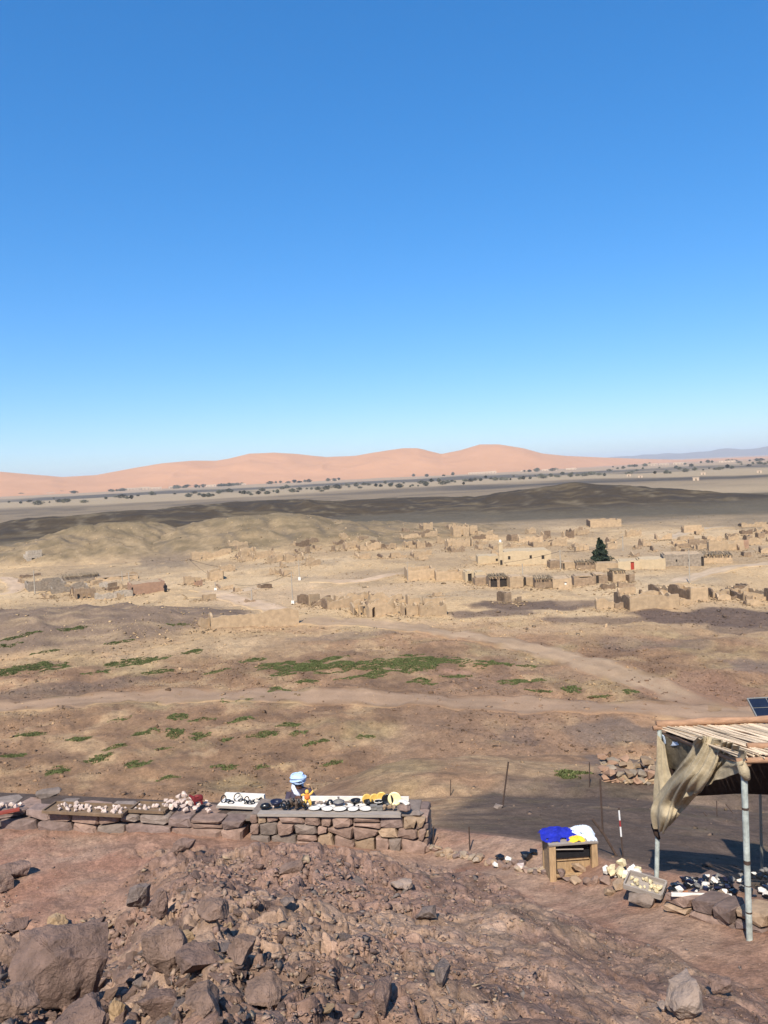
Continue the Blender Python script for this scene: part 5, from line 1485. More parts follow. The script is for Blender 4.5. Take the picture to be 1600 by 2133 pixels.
def cloth_lump(w, d, h, seed, folds=5, n=34):
    V = []; Fs = []
    g = np.linspace(-1, 1, n)
    X_, Y_ = np.meshgrid(g, g, indexing='ij')
    q = np.sqrt(np.abs(X_) ** 2.6 + np.abs(Y_) ** 2.6) * (1 + .2 * fbm(X_ * 1.5 + seed, Y_ * 1.5, 3, 601))
    dome = np.clip(1 - q, 0, 1) ** .45
    fo = 1 - np.abs(fbm(X_ * folds * .35 + Y_ * 1.3 + seed * 3, Y_ * folds * .5 - X_ * .6, 3, 602))
    z = h * dome * (.4 + .85 * fo ** 1.5)
    m = np.stack([X_ * w / 2 + .02 * w * fbm(X_ * 3, Y_ * 3 + seed, 2, 603), Y_ * d / 2, z], -1).reshape(-1, 3)
    f = grid_faces(n, n)
    keep = (z.ravel()[f].max(axis=1) > .004)
    return mesh_np('cloth', m, f[keep], smooth=True)
topM = Matrix.Translation(p) @ Matrix.Rotation(rz, 4, 'Z')
M_blue = mat('royal_blue_cloth', (.012, .022, .33), var=.3, scale=10, bump_s=.3, bscale=30, rough=.8)
M_whc = mat('white_cloth', (.6, .66, .74), var=.06, scale=10, bump_s=.3, bscale=30)
M_yc = mat('bright_yellow_cloth', (.85, .52, .05), var=.1, scale=10, bump_s=.3, bscale=30)
for (x, y, w, d, h, mm, sd, lab, zz) in ((-.17, .27, .64, .50, .125, M_blue, 2, 'royal blue cloth bundled on top of the wooden stand', 0), (.25, .30, .42, .44, .09, M_whc, 5, 'white cloth heaped beside the blue cloth on the stand', .0), (.33, .06, .18, .16, .06, M_whc, 9, 'small white crumpled rag at the front corner of the stand', 0), (.07, .06, .30, .18, .06, M_yc, 7, 'yellow cloth in front of the blue bundle on the stand', 0)):
    o = link('folded_cloth', cloth_lump(w, d, h, sd), mm, None, topM @ Vector((x, y, Hb + .006 + zz)), (0, 0, rz))
    tag(o, lab, 'cloth', 'cloths on the wooden stand')

# ------------------------------------------------------------------ rods, stakes and the striped pole
M_rust = mat('rusty_rod', (.10, .065, .05), var=.3, scale=20)
def rod(px0, py0, px1, py1, rad_, lab, name='fence_rod', cat='rod', bend=None, grp='rods of the fence below the terrace', r=None, mm=None):
    if r is None: _, _, r = at(px1, py1)
    q0 = atd(px0, py0, r)[0]; q1 = atd(px1, py1 + 6, r)[0]
    pts = [q1, q0] if bend is None else [q1] + [atd(bx, by, r)[0] for (bx, by) in bend] + [q0]
    m = MB(); m.tube(pts, rad_, 7)
    return tag(m.build(name, mm or M_rust), lab, cat, grp)
rod(1059, 1587, 1046, 1682, .022, 'tall leaning iron rod with a stone at its foot')
rod(1250, 1622, 1256, 1735, .02, 'tall iron rod behind the wooden stand')
rod(939, 1624, 938, 1658, .015, 'short thin rod behind the right end of the counter')
rod(977, 1722, 979, 1772, .014, 'thin rod rising from the edging stones')
rod(903, 1722, 902, 1764, .012, 'faint thin rod beside the counter end')
rod(1228, 1588, 1228, 1640, .02, 'distant thin rod left of the stone enclosure')
rod(1234, 1706, 1288, 1783, .024, 'bent dark branch stuck in the ground right of the wooden stand', 'bent_branch', 'branch', bend=[(1276, 1768), (1258, 1738)], grp=None)
rod(1493, 1668, 1494, 1716, .012, 'thin upright rod seen under the stall cloth', r=22)
rod(1465, 1692, 1493, 1717, .014, 'slanting rod leaning towards the upright one under the stall', r=22)
rod(1512, 1675, 1527, 1688, .012, 'short slanting rod under the stall cloth near its front pole', r=22)
p0, a0, r0_ = at(1298, 1786)
t = thing('striped_pole', 'thin pole painted red and white right of the wooden stand', 'pole', p0, -a0)
Hs = 104 * r0_ / FPX
M_rp = mat('red_pole_paint', (.42, .05, .05), var=.2, scale=8); M_wp = mat('white_pole_paint', (.75, .73, .7), var=.08, scale=8)
for k, (z0, z1, mm) in enumerate(((-.2, .42, M_rust), (.42, .62, M_wp), (.62, .75, M_rp), (.75, .95, M_wp), (.95, 1.0, M_rust))):
    m = MB(); m.tube([(-.045 * z0, 0, z0 * Hs), (-.045 * z1, 0, z1 * Hs)], .015 if k else .013, 8); m.build('band', mm, t)
p, a, r = at(1038, 1683)
tag(link('rock', rock_mesh('rock', rd, n=18, dims=(.32, .24, .16)), STONE[3], None, p + Vector((0, 0, .05)), (0, 0, 1)), 'pale stone at the foot of the tall leaning rod', 'rock')

# ------------------------------------------------------------------ edging stones between counter and stand
M_edge = [STONE[1], STONE[1], STONE[0], STONE[2], mat('stone_pale', (.5, .38, .27), var=.25, scale=7, bump_s=.5, bscale=22, rnd=.15)]
re_ = random.Random(41); n_e = 0
for k in range(46):
    f = k / 45
    px = 892 + f * 246 + re_.uniform(-4, 4)
    py = 1776 + f * 44 + re_.uniform(-9, 5)
    p, a, r = at(px, py)
    q = re_.uniform(12, 24) * r / FPX
    o = link('edging_stone', rock_mesh('edging_stone', re_, n=18, dims=(q * 1.25, q * .9, q * .7), blocky=.3), re_.choice(M_edge), None, p + Vector((0, 0, q * .2)), (re_.uniform(-.2, .2), re_.uniform(-.2, .2), re_.uniform(0, 6)))
    zone = 'beside the counter end' if f < .33 else ('midway between counter and wooden stand' if f < .68 else 'against the left of the wooden stand')
    tone = {0: 'tan', 1: 'tan', 2: 'rosy', 3: 'dark', 4: 'pale'}[M_edge.index(o.data.materials[0])]; bs = 'large' if q > .15 else ('middling' if q > .11 else 'small')
    tag(o, '%s %s edging stone of the terrace, %s' % (bs, tone, zone), 'stone', '%s %s edging stones %s' % (bs, tone, zone))
for k, (px, py, w, h, mm, lab) in enumerate([(1095, 1792, 40, 18, M_blackst, 'black polished slab among the stones left of the stand'), (1112, 1783, 22, 14, M_blackst, 'small black polished block near the wooden stand'), (1042, 1794, 28, 14, M_blackst, 'black flat fossil stone on the edging row'), (1060, 1800, 20, 14, M_whitest, 'white lump of mineral on the edging row'), (1032, 1808, 18, 10, M_whitest, 'small white stone below the edging row'), (1086, 1812, 26, 16, M_mineral, 'pinkish mineral stone below the edging row')]):
    p, a, r = at(px, py); q = r / FPX
    tag(link('display_stone', rock_mesh('display_stone', re_, n=18, dims=(w * q, w * q * .7, h * q), blocky=.4), mm, None, p + Vector((0, 0, h * q * .4 + .03)), (0, 0, re_.uniform(0, 3))), lab, 'stone')

# ------------------------------------------------------------------ display ledge under the reed stall
A3, _, _ = at(1388, 1896); B3, _, _ = at(1690, 1966)
d3 = B3 - A3; L3 = Vector((d3.x, d3.y)).length; az3 = math.atan2(d3.y, d3.x)
t = thing('goods_ledge', 'rough stone ledge carrying the goods under the reed stall', 'ledge', A3, az3)
hA = .28
stone_wall(t, L3, hA, hA + d3.z, 2, .2, .5, random.Random(18), depth=.3, mats=(0, 0, 1, 2), bulge=.07)
shear_children(t, d3.z / L3)
m = MB(); m.box(.05, L3 - .05, .14, .95, -.6, hA - .03); m.build('core', M_core, t)
m = MB(); m.box(.0, L3, .05, 1.0, hA - .03, hA - .005, .01, rd); m.build('top_slab', STONE[2], t)
ZR = A3.z - CAMZ + hA
rg = random.Random(19)
KIN = [(M_blackst, 'glossy black'), (M_blackst, 'glossy black'), (M_blackst, 'glossy black'), (M_whitest, 'white'), (M_whitest, 'white'), (M_greyst, 'grey'), (M_navy, 'blue-black')]
VAR = {}
for mi, (mm, nm) in enumerate(KIN):
    if nm in VAR: continue
    VAR[nm] = []
    for q in range(4):
        me = rock_mesh('display_stone', rg, n=15, dims=(1, .7, .5), blocky=.3); me.materials.append(mm); VAR[nm].append(me)
def heap(x0, x1, y0, y1, n, where, zr, smin=.07, smax=.17):
    for k in range(n):
        px = rg.uniform(x0, x1); py = rg.uniform(y0, y1)
        p, a, r = on(px, py, zr)
        mm, nm = rg.choice(KIN); q = rg.uniform(smin, smax)
        fq = (px - x0) / (x1 - x0); half = ('left front' if py > (y0 + y1) / 2 else 'left back') if fq < .34 else (('middle front' if py > (y0 + y1) / 2 else 'middle back') if fq < .67 else ('right front' if py > (y0 + y1) / 2 else 'right back'))
        o = link('display_stone', rg.choice(VAR[nm]), None, None, p + Vector((0, 0, q * .22 + rg.random() * .06)), (rg.uniform(-.4, .4), rg.uniform(-.4, .4), rg.uniform(0, 6)), (q, q, q))
        tag(o, '%s %s display stone %s, %s' % ('large' if q > .12 else 'small', nm, where, half), 'stone', '%s %s stones %s, %s' % ('large' if q > .12 else 'small', nm, where, half))
heap(1396, 1530, 1834, 1866, 74, 'on the goods ledge left of the front pole', ZR)
heap(1535, 1640, 1822, 1878, 60, 'on the goods ledge right of the front pole', ZR)
for k in range(7):
    p, a, r = on(1402 + k * 7, 1866 + rg.uniform(-3, 2), ZR)
    tag(link('orange_stone', rock_mesh('orange_stone', rg, n=14, dims=(.075, .07, .06)), mat('orange_mineral', (.55, .22, .1), var=.3, scale=14), None, p + Vector((0, 0, .03))), 'small orange mineral in the row above the white plank', 'stone', 'orange minerals above the white plank')
q0 = on(1397, 1871, ZR)[0]; q1 = on(1523, 1874, ZR)[0]
m = MB(); dq = q1 - q0; m.box(0, dq.length, -.02, .02, 0, .04, .003, rd)
tag(m.build('white_plank', M_whitest, None, q0 + Vector((0, -.03, .05)), (0, 0, math.atan2(dq.y, dq.x))), 'white painted plank along the front of the goods ledge', 'plank')
# long flat stone and blocks below
for (px, py, w, h, dd, st, lab) in [(1505, 1924, 112, 24, .3, 1, 'long flat tan slab lying below the goods ledge'), (1420, 1906, 52, 32, .25, 2, 'rounded dark rock below the left end of the white plank'), (1482, 1900, 40, 32, .25, 1, 'tan cracked rock under the white plank'), (1520, 1903, 46, 34, .25, 1, 'tan blocky rock near the front pole below the plank'), (1522, 1944, 44, 30, .25, 2, 'grey rock leaning at the foot of the front pole'), (1598, 1950, 46, 44, .3, 0, 'big rock at the right edge under the goods'), (1450, 1893, 28, 18, .2, 0, 'small rock in the shade under the white plank')]:
    p, a, r = at(px, py); q = r / FPX
    o = link('rock', rock_mesh('rock', rg, n=24, dims=(w * q, dd, h * q), blocky=.45, fine=1, amp=.03), STONE[st], None, p + Vector((.06, .26, h * q * .22)), (0, 0, -a + R(-8)))
    tag(o, lab, 'rock')
# grey block with mineral tray
p, a, r = at(1346, 1892); q = r / FPX
tag(link('stone_block', rock_mesh('stone_block', rg, n=30, dims=(62 * q, .34, 36 * q), blocky=.8, fine=1, amp=.015), STONE[3], None, p + Vector((0, .12, 15 * q)), (0, 0, -a + R(-12))), 'grey square stone block under the tilted mineral tray', 'stone')
pt, at_, rt2 = atd(1338, 1862, r + .05)[0], a, r
t = thing('mineral_tray', 'tilted grey wooden tray of cream minerals on a grey block', 'tray', pt, -a + R(-14))
t.rotation_euler = (R(9), R(5), -a + R(-14))
Wt, Dt = 76 * q, .34
for (a0, a1, b0, b1) in ((-Wt / 2, Wt / 2, -.015, .012), (-Wt / 2, Wt / 2, Dt - .012, Dt + .015), (-Wt / 2 - .012, -Wt / 2 + .012, .014, Dt - .014), (Wt / 2 - .012, Wt / 2 + .012, .014, Dt - .014)):
    m = MB(); m.box(a0, a1, b0, b1, 0, .075, .003, rg); m.build('side_board', M_greyb, t)
m = MB(); m.box(-Wt / 2, Wt / 2, .014, Dt - .014, -.01, .012); m.build('bottom_board', M_greyb, t)
t.matrix_basis  # local placement below
bpy.context.view_layer.update()
vm = [rock_mesh('mineral', rg, n=14, dims=(1, .85, .75)) for _ in range(4)]
for v in vm: v.materials.append(M_yelmin)
for k in range(26):
    qz = rg.uniform(.05, .1)
    o = link('mineral', vm[k % 4], None, None, t.matrix_world @ Vector((rg.uniform(-Wt / 2 + .05, Wt / 2 - .05), rg.uniform(.05, Dt - .05), .02 + qz * .35)), (rg.uniform(0, 3), rg.uniform(0, 3), rg.uniform(0, 6)), (qz, qz, qz))
    tag(o, 'cream mineral lump in the tilted tray near the stall', 'mineral', 'minerals in the tilted tray')
for k in range(22):
    px = rg.uniform(1264, 1330); q2 = rg.uniform(.08, .2)
    p, a, r = at(px, 1828 + (px - 1264) * .06 + rg.uniform(-10, 4))
    o = link('mineral', rock_mesh('mineral', rg, n=15, dims=(q2, q2 * .8, q2 * .9)), M_yelmin if k % 3 else M_whitest, None, p + Vector((0, 0, q2 * .35 + rg.random() * .14 * max(0, 1 - abs(px - 1300) / 36))), (rg.uniform(0, 3), rg.uniform(0, 3), 0))
    tag(o, 'pale mineral lump in the heap between stand and tilted tray', 'mineral', 'mineral heap between stand and tray')
for k, (px, py, w, h) in enumerate([(1262, 1842, 30, 20), (1290, 1850, 36, 22), (1316, 1845, 26, 20), (1240, 1838, 26, 16), (1272, 1862, 30, 18), (1346, 1838, 60, 18), (1225, 1842, 24, 16), (1200, 1838, 34, 14), (1180, 1834, 26, 12)]):
    p, a, r = at(px, py); q = r / FPX
    lab = ['rock under the left of the pale mineral heap', 'largest rock under the pale mineral heap', 'rock under the right of the pale mineral heap', 'rock at the right foot of the wooden stand', 'rock on the path side of the mineral heap', 'flat brown rock behind the tilted tray', 'small rock before the right post of the stand', 'flat rock before the middle of the wooden stand', 'small flat rock before the left post of the stand'][k]
    tag(link('rock', rock_mesh('rock', rg, n=20, dims=(w * q, w * q * .8, h * q * 1.2), blocky=.3), STONE[k % 3], None, p + Vector((0, 0, h * q * .35)), (0, 0, rg.uniform(0, 3))), lab, 'rock')

# ------------------------------------------------------------------ reed stall
PB, aB, rB = at(1366, 1830)
PF, aF, rF = at(1562, 1958)
C1 = atd(1374, 1520, rB)[0]; C2 = atd(1549, 1580, rF)[0]
M_log = mat('peeled_log', (.47, .27, .16), var=.25, scale=5, bump_s=.4, bscale=14, stretch=(1, 4, 4))
M_reed = mat('dry_reed', (.7, .54, .37), var=.28, scale=9, bump_s=.3, stretch=(8, 8, 8), rnd=.35)
M_pipe = mat('painted_pipe', (.42, .45, .41), var=.45, scale=7, rough=.6, bump_s=.2, col2=(.56, .6, .54))
M_sack = mat('sackcloth', (.44, .355, .23), var=.22, scale=10, bump_s=.5, bscale=60)
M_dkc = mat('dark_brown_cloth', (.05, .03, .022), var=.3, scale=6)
t = thing('reed_stall', 'reed roofed stall on painted pipes with a torn sackcloth side', 'stall', PF, 0)
def loc(v): return Vector(v) - PF
Fw = (C2 - C1); Fw_n = Fw.normalized()
e2 = on(1640, 1512, C1.z - CAMZ)[0] - C1; e2.z = 0; e2.normalize()
m = MB(); m.tube([loc(PF + Vector((0, 0, -.3))), loc(C2)], .038, 12); m.build('pole', M_pipe, t)
m = MB(); m.tube([loc(PB + Vector((0, 0, -.3))), loc(C1)], .034, 12); m.build('pole', M_pipe, t)
for f, dl in ((.42, .05), (.3, .012), (.72, .03), (.15, .02)):
    m = MB(); m.tube([loc(PF.lerp(C2, f)), loc(PF.lerp(C2, f) + (C2 - PF).normalized() * dl)], .0395, 12); m.build('rust_ring', M_rust, t)
for q in (3.4,):
    for cc in (C1, C2):
        g0 = cc + e2 * q
        m = MB(); m.tube([loc(Vector((g0.x, g0.y, gz(g0.x, g0.y) - .3))), loc(g0)], .036, 10); m.build('pole', M_pipe, t)
rk = random.Random(55)
def log(p, q, r0_, n=9, name='beam', wob=.02):
    pts = []; rs = []
    for k in range(n):
        f = k / (n - 1)
        pts.append(loc(p.lerp(q, f) + Vector((rk.uniform(-wob, wob), rk.uniform(-wob, wob), rk.uniform(-wob, wob))))); rs.append(r0_ * rk.uniform(.85, 1.15))
    m = MB(); m.tube(pts, rs, 10); m.build(name, M_log, t, smooth=True)
up = Vector((0, 0, 1))
log(C1 + up * .09 - e2 * .02, C1 + up * .12 + e2 * 3.8, .055, 12)
log(C1 + up * .02 - e2 * .1, C1 + up * .02 + e2 * 1.4, .035, 8)
log(C1 + Fw * .80 + e2 * .30 + up * .045, C1 + Fw * .80 + e2 * 3.8 + up * .05, .045, 12)
log(C1 - up * .07 + e2 * .06, C2 + e2 * .06 - up * .07, .025, 6)
log(C1 + e2 * 3.5 - up * .05, C2 + e2 * 3.5 + Fw_n * .1 - up * .05, .035, 6)
log(C2 - e2 * .1 - up * .02, C2 + e2 * 3.8 - up * .02, .035, 8)
# reeds
RV = []
Lr = Fw.length
for k in range(7):
    m = MB(); q = rk.uniform(.009, .016); w = [rk.uniform(-.02, .02) for _ in range(4)]
    m.tube([(0, 0, 0), (Lr * .35, w[0], w[1] * .5), (Lr * .7, w[2], w[3] * .5), (Lr * 1.0 + rk.uniform(-.05, .14), w[1], -.01)], [q, q, q * .9, q * .7], 6)
    me = m.mesh('reed'); me.materials.append(M_reed); RV.append(me)
bx = Fw_n; bz = e2.cross(Fw_n).normalized()
if bz.z < 0: bz = -bz
by = bz.cross(bx).normalized()
RM3 = Matrix((bx, by, bz)).transposed()
n_r = 240
for k in range(n_r):
    u = .02 + 3.6 * (k + rk.uniform(-.6, .6)) / n_r
    o = link('reed', rk.choice(RV), None, t)
    off = C1 + e2 * u + Vector((0, 0, .0 + rk.uniform(0, .03) + (.02 if k % 2 else 0)))
    rr4 = RM3.to_4x4() @ Matrix.Rotation(R(rk.uniform(-2.5, 2.5)), 4, 'Z') @ Matrix.Rotation(rk.uniform(0, 6), 4, 'X')
    o.matrix_basis = Matrix.Translation(loc(off)) @ rr4
# cloths
def sheet(rows, m_, name, lab=None, nu=26, nv=26, fold=.0, fk=5, seed=0, thick=.004):
    """a draped sheet through rows of points (pixel x, pixel y, distance)"""
    P = np.array([[atd(*p)[0][:] for p in row] for row in rows])
    def resample(A, n):
        t0 = np.linspace(0, 1, A.shape[0]); t1 = np.linspace(0, 1, n)
        out = np.empty((n,) + A.shape[1:])
        for q in range(n):
            x = t1[q] * (A.shape[0] - 1); i = min(int(x), A.shape[0] - 2); f = x - i
            p0, p1, p2, p3 = A[max(i - 1, 0)], A[i], A[i + 1], A[min(i + 2, A.shape[0] - 1)]
            out[q] = .5 * ((2 * p1) + (p2 - p0) * f + (2 * p0 - 5 * p1 + 4 * p2 - p3) * f * f + (-p0 + 3 * p1 - 3 * p2 + p3) * f ** 3)
        return out
    G = resample(P, nv)
    G = np.swapaxes(resample(np.swapaxes(G, 0, 1), nu), 0, 1)
    du = np.gradient(G, axis=1); dv_ = np.gradient(G, axis=0)
    nn = np.cross(du, dv_); nn /= np.linalg.norm(nn, axis=2)[..., None] + 1e-9
    U, W_ = np.meshgrid(np.linspace(0, 1, nu), np.linspace(0, 1, nv))
    ph = fbm(U * 3 + seed, W_ * 1.2, 2, 611) * 2.2
    dsp = fold * (np.sin(U * fk * 6.283 + ph) * .6 + fbm(U * fk + seed, W_ * 2.2, 3, 612) * .8)
    G = G + nn * dsp[..., None]
    G = G - np.array(PF[:])
    me = mesh_np(name, G.reshape(-1, 3), grid_faces(nv, nu), smooth=True)
    o = link(name, me, m_, t)
    so_ = o.modifiers.new('Solid', 'SOLIDIFY'); so_.thickness = thick
    if lab: o['label'] = lab
    return o
rm_ = .55 * rF + .45 * rB
def rr3(px, py, lift=.075):
    """distance at which the sight line of a pixel meets the roof"""
    q1_ = atd(px, py, 1.0)[0]; O_ = Vector((0, 0, CAMZ)); d_ = q1_ - O_
    return ((C1 + bz * (.045 + lift)) - O_).dot(bz) / d_.dot(bz)
# long twisted band from the roof to the rear pole
sheet([[(1456, 1541, rr3(1456, 1541)), (1478, 1534, rr3(1478, 1534)), (1504, 1542, rr3(1504, 1542))],
       [(1440, 1556, rm_ + .0), (1470, 1556, rm_ - .16), (1500, 1563, rm_ - .3)],
       [(1416, 1592, rm_ + .2), (1452, 1588, rm_ - .12), (1490, 1598, rm_ - .3)],
       [(1380, 1636, rB - .12), (1422, 1626, rm_ + .0), (1464, 1644, rm_ - .12)],
       [(1360, 1670, rB - .1), (1398, 1672, rB - .5), (1438, 1674, rB - .45)],
       [(1356, 1692, rB - .08), (1390, 1704, rB - .55), (1418, 1696, rB - .4)],
       [(1364, 1724, rB - .08), (1380, 1733, rB - .25), (1396, 1718, rB - .2)]], M_sack, 'side_cloth', 'sagging sackcloth band gathered at the rear pole', nu=70, nv=80, fold=.034, fk=5, seed=1)
# hanging right part
sheet([[(1480, 1536, rr3(1480, 1536)), (1504, 1544, rr3(1504, 1544)), (1526, 1552, rr3(1526, 1552)), (1550, 1566, rr3(1550, 1566))],
       [(1474, 1560, rm_ - .16), (1498, 1566, rm_ - .28), (1522, 1574, rm_ - .42), (1548, 1584, rF - .12)],
       [(1460, 1592, rm_ - .08), (1490, 1590, rm_ - .22), (1514, 1590, rm_ - .38), (1546, 1594, rF - .1)],
       [(1440, 1630, rm_ + .15), (1472, 1618, rm_ - .0), (1496, 1606, rm_ - .2), (1540, 1596, rF + .08)],
       [(1420, 1666, rm_ + .2), (1448, 1652, rm_ + .05), (1484, 1628, rm_ - .2), (1545, 1607, rF + .08)]], M_sack, 'side_cloth', 'pleated sackcloth hanging from the roof edge to the front pole', nu=70, nv=40, fold=.035, fk=5, seed=3)
# narrow left part along the rear pole
sheet([[(1368, 1528, rB - .07), (1376, 1540, rB - .1), (1386, 1552, rB - .1)],
       [(1367, 1575, rB - .07), (1378, 1590, rB - .12), (1394, 1600, rB - .12)],
       [(1363, 1615, rB - .07), (1380, 1625, rB - .14), (1402, 1628, rB - .14)],
       [(1359, 1660, rB - .07), (1378, 1662, rB - .18), (1400, 1650, rB - .16)],
       [(1357, 1695, rB - .07), (1370, 1702, rB - .12), (1386, 1694, rB - .18)]], M_sack, 'side_cloth', nu=24, nv=40, fold=.02, fk=2, seed=5)
# inner sackcloth, its shade painted in as a darker colour
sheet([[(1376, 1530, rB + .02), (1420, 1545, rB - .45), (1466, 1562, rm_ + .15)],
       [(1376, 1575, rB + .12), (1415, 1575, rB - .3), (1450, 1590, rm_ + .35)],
       [(1384, 1600, rB + .2), (1412, 1606, rB - .1), (1440, 1620, rm_ + .45)]], mat('shaded_sackcloth', (.24, .19, .12), var=.4, scale=14, bump_s=.5, bscale=50), 'shade_lining', nu=24, nv=24, fold=.02, fk=3, seed=8)
sheet([[(1378, 1530, rB - .02), (1400, 1538, rB - .2), (1424, 1548, rB - .45)], [(1382, 1550, rB - .02), (1400, 1554, rB - .2), (1424, 1550, rB - .45)]], M_whc, 'white_rag', nu=12, nv=8, fold=.006, seed=9)
# rear curtain under the roof
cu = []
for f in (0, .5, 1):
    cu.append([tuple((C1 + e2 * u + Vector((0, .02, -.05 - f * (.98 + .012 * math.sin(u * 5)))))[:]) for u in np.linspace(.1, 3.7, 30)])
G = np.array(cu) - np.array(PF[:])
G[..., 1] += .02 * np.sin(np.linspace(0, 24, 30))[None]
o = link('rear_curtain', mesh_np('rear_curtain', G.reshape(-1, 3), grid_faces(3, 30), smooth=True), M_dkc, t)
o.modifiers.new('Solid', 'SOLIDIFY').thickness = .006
m = MB(); bn = atd(1364, 1732, rB)[0]
m.tube([loc(atd(1362, 1716, rB - .02)[0]), loc(atd(1368, 1738, rB - .05)[0]), loc(atd(1374, 1748, rB - .05)[0])], [.05, .04, .02], 8); m.build('knot', M_dkc, t, smooth=True)
m = MB(); q = C2 - up * .12; m.tube([loc(q + Vector((-.05, -.02, .1))), loc(q + Vector((-.02, -.05, -.02))), loc(q + Vector((.02, -.05, -.12)))], [.05, .07, .04], 9); m.build('lashing', M_sack, t, smooth=True)

# ------------------------------------------------------------------ solar panel behind the stall
TL = atd(1557, 1456, 14.6)[0]; BL = atd(1600, 1538, 13.6)[0]; TR = atd(1672, 1450, 14.8)[0]
eu = (TR - TL); ev = (BL - TL)
nn = eu.cross(ev).normalized()
if nn.z < 0: nn = -nn
t = thing('solar_panel', 'dark tilted solar panel standing behind the reed roof at the right edge', 'solar panel', Vector((TL.x, TL.y, gz(TL.x, TL.y))), 0)
O = t.location
def pl(u, v, w): return tuple(TL + eu * u + ev * v + nn * w - O)
def slab(name, u0, u1, v0, v1, w0, w1, mm):
    m = MB(); m.add([pl(u, v, w) for w in (w0, w1) for v in (v0, v1) for u in (u0, u1)], [(0, 2, 3, 1), (4, 5, 7, 6), (0, 1, 5, 4), (1, 3, 7, 5), (3, 2, 6, 7), (2, 0, 4, 6)])
    return m.build(name, mm, t)
M_alu = mat('aluminium', (.62, .58, .48), var=.08, scale=8, rough=.4, metal=.6, bump_s=0)
M_cell = mat('solar_cell', (.018, .022, .038), var=.2, scale=4, rough=.2, bump_s=0, spec=.5)
slab('backing', 0, 1, 0, 1, -.02, 0, M_alu)
for k in range(4):
    for j in range(3):
        slab('cell', .012 + j * .33, .012 + j * .33 + .318, .012 + k * .245, .012 + k * .245 + .228, .002, .006, M_cell)
slab('frame', -.01, .01, -.01, 1.01, -.03, .012, M_alu); slab('frame', .99, 1.01, -.01, 1.01, -.03, .012, M_alu); slab('frame', .011, .989, -.012, .008, -.03, .0115, M_alu)
for u in (.15, .85):
    q = TL + eu * u + ev * .12 - nn * .03
    m = MB(); m.tube([tuple(q - O), (q.x - O.x, q.y - O.y, gz(q.x, q.y) - .3 - O.z)], .025, 8); m.build('post', M_alu, t)
    q = TL + eu * u + ev * .9 - nn * .03
    m = MB(); m.tube([tuple(q - O), (q.x - O.x, q.y - O.y, gz(q.x, q.y) - .3 - O.z)], .025, 8); m.build('post', M_alu, t)
# ------------------------------------------------------------------ boulders and rocks of the near slope
M_big = [mat('boulder_purple', (.3, .198, .157), var=.35, scale=5, bump_s=1.0, bscale=22, rough=.95, crack=3.4), mat('boulder_rose', (.34, .225, .17), var=.35, scale=5, bump_s=1.0, bscale=22, rough=.95, crack=3.4), mat('boulder_grey', (.28, .215, .185), var=.35, scale=5, bump_s=1.0, bscale=22, rough=.95, crack=3.4)]
M_rock = [mat('basalt_purple', (.295, .193, .153), var=.3, scale=3.2, bump_s=1.0, bscale=13, rnd=.22, rough=.95, crack=1.9),
          mat('basalt_rose', (.34, .225, .17), var=.28, scale=3.2, bump_s=1.0, bscale=13, rnd=.22, rough=.95, crack=1.9),
          mat('basalt_grey', (.26, .2, .175), var=.3, scale=3.2, bump_s=1.0, bscale=13, rnd=.22, rough=.95, crack=1.9),
          mat('ochre_rock', (.44, .30, .175), var=.25, scale=4, bump_s=.6, bscale=18, rnd=.12, rough=.9),
          mat('pale_rock', (.4, .3, .24), var=.22, scale=4, bump_s=.7, bscale=16, rough=.9)]
rb_ = random.Random(61)
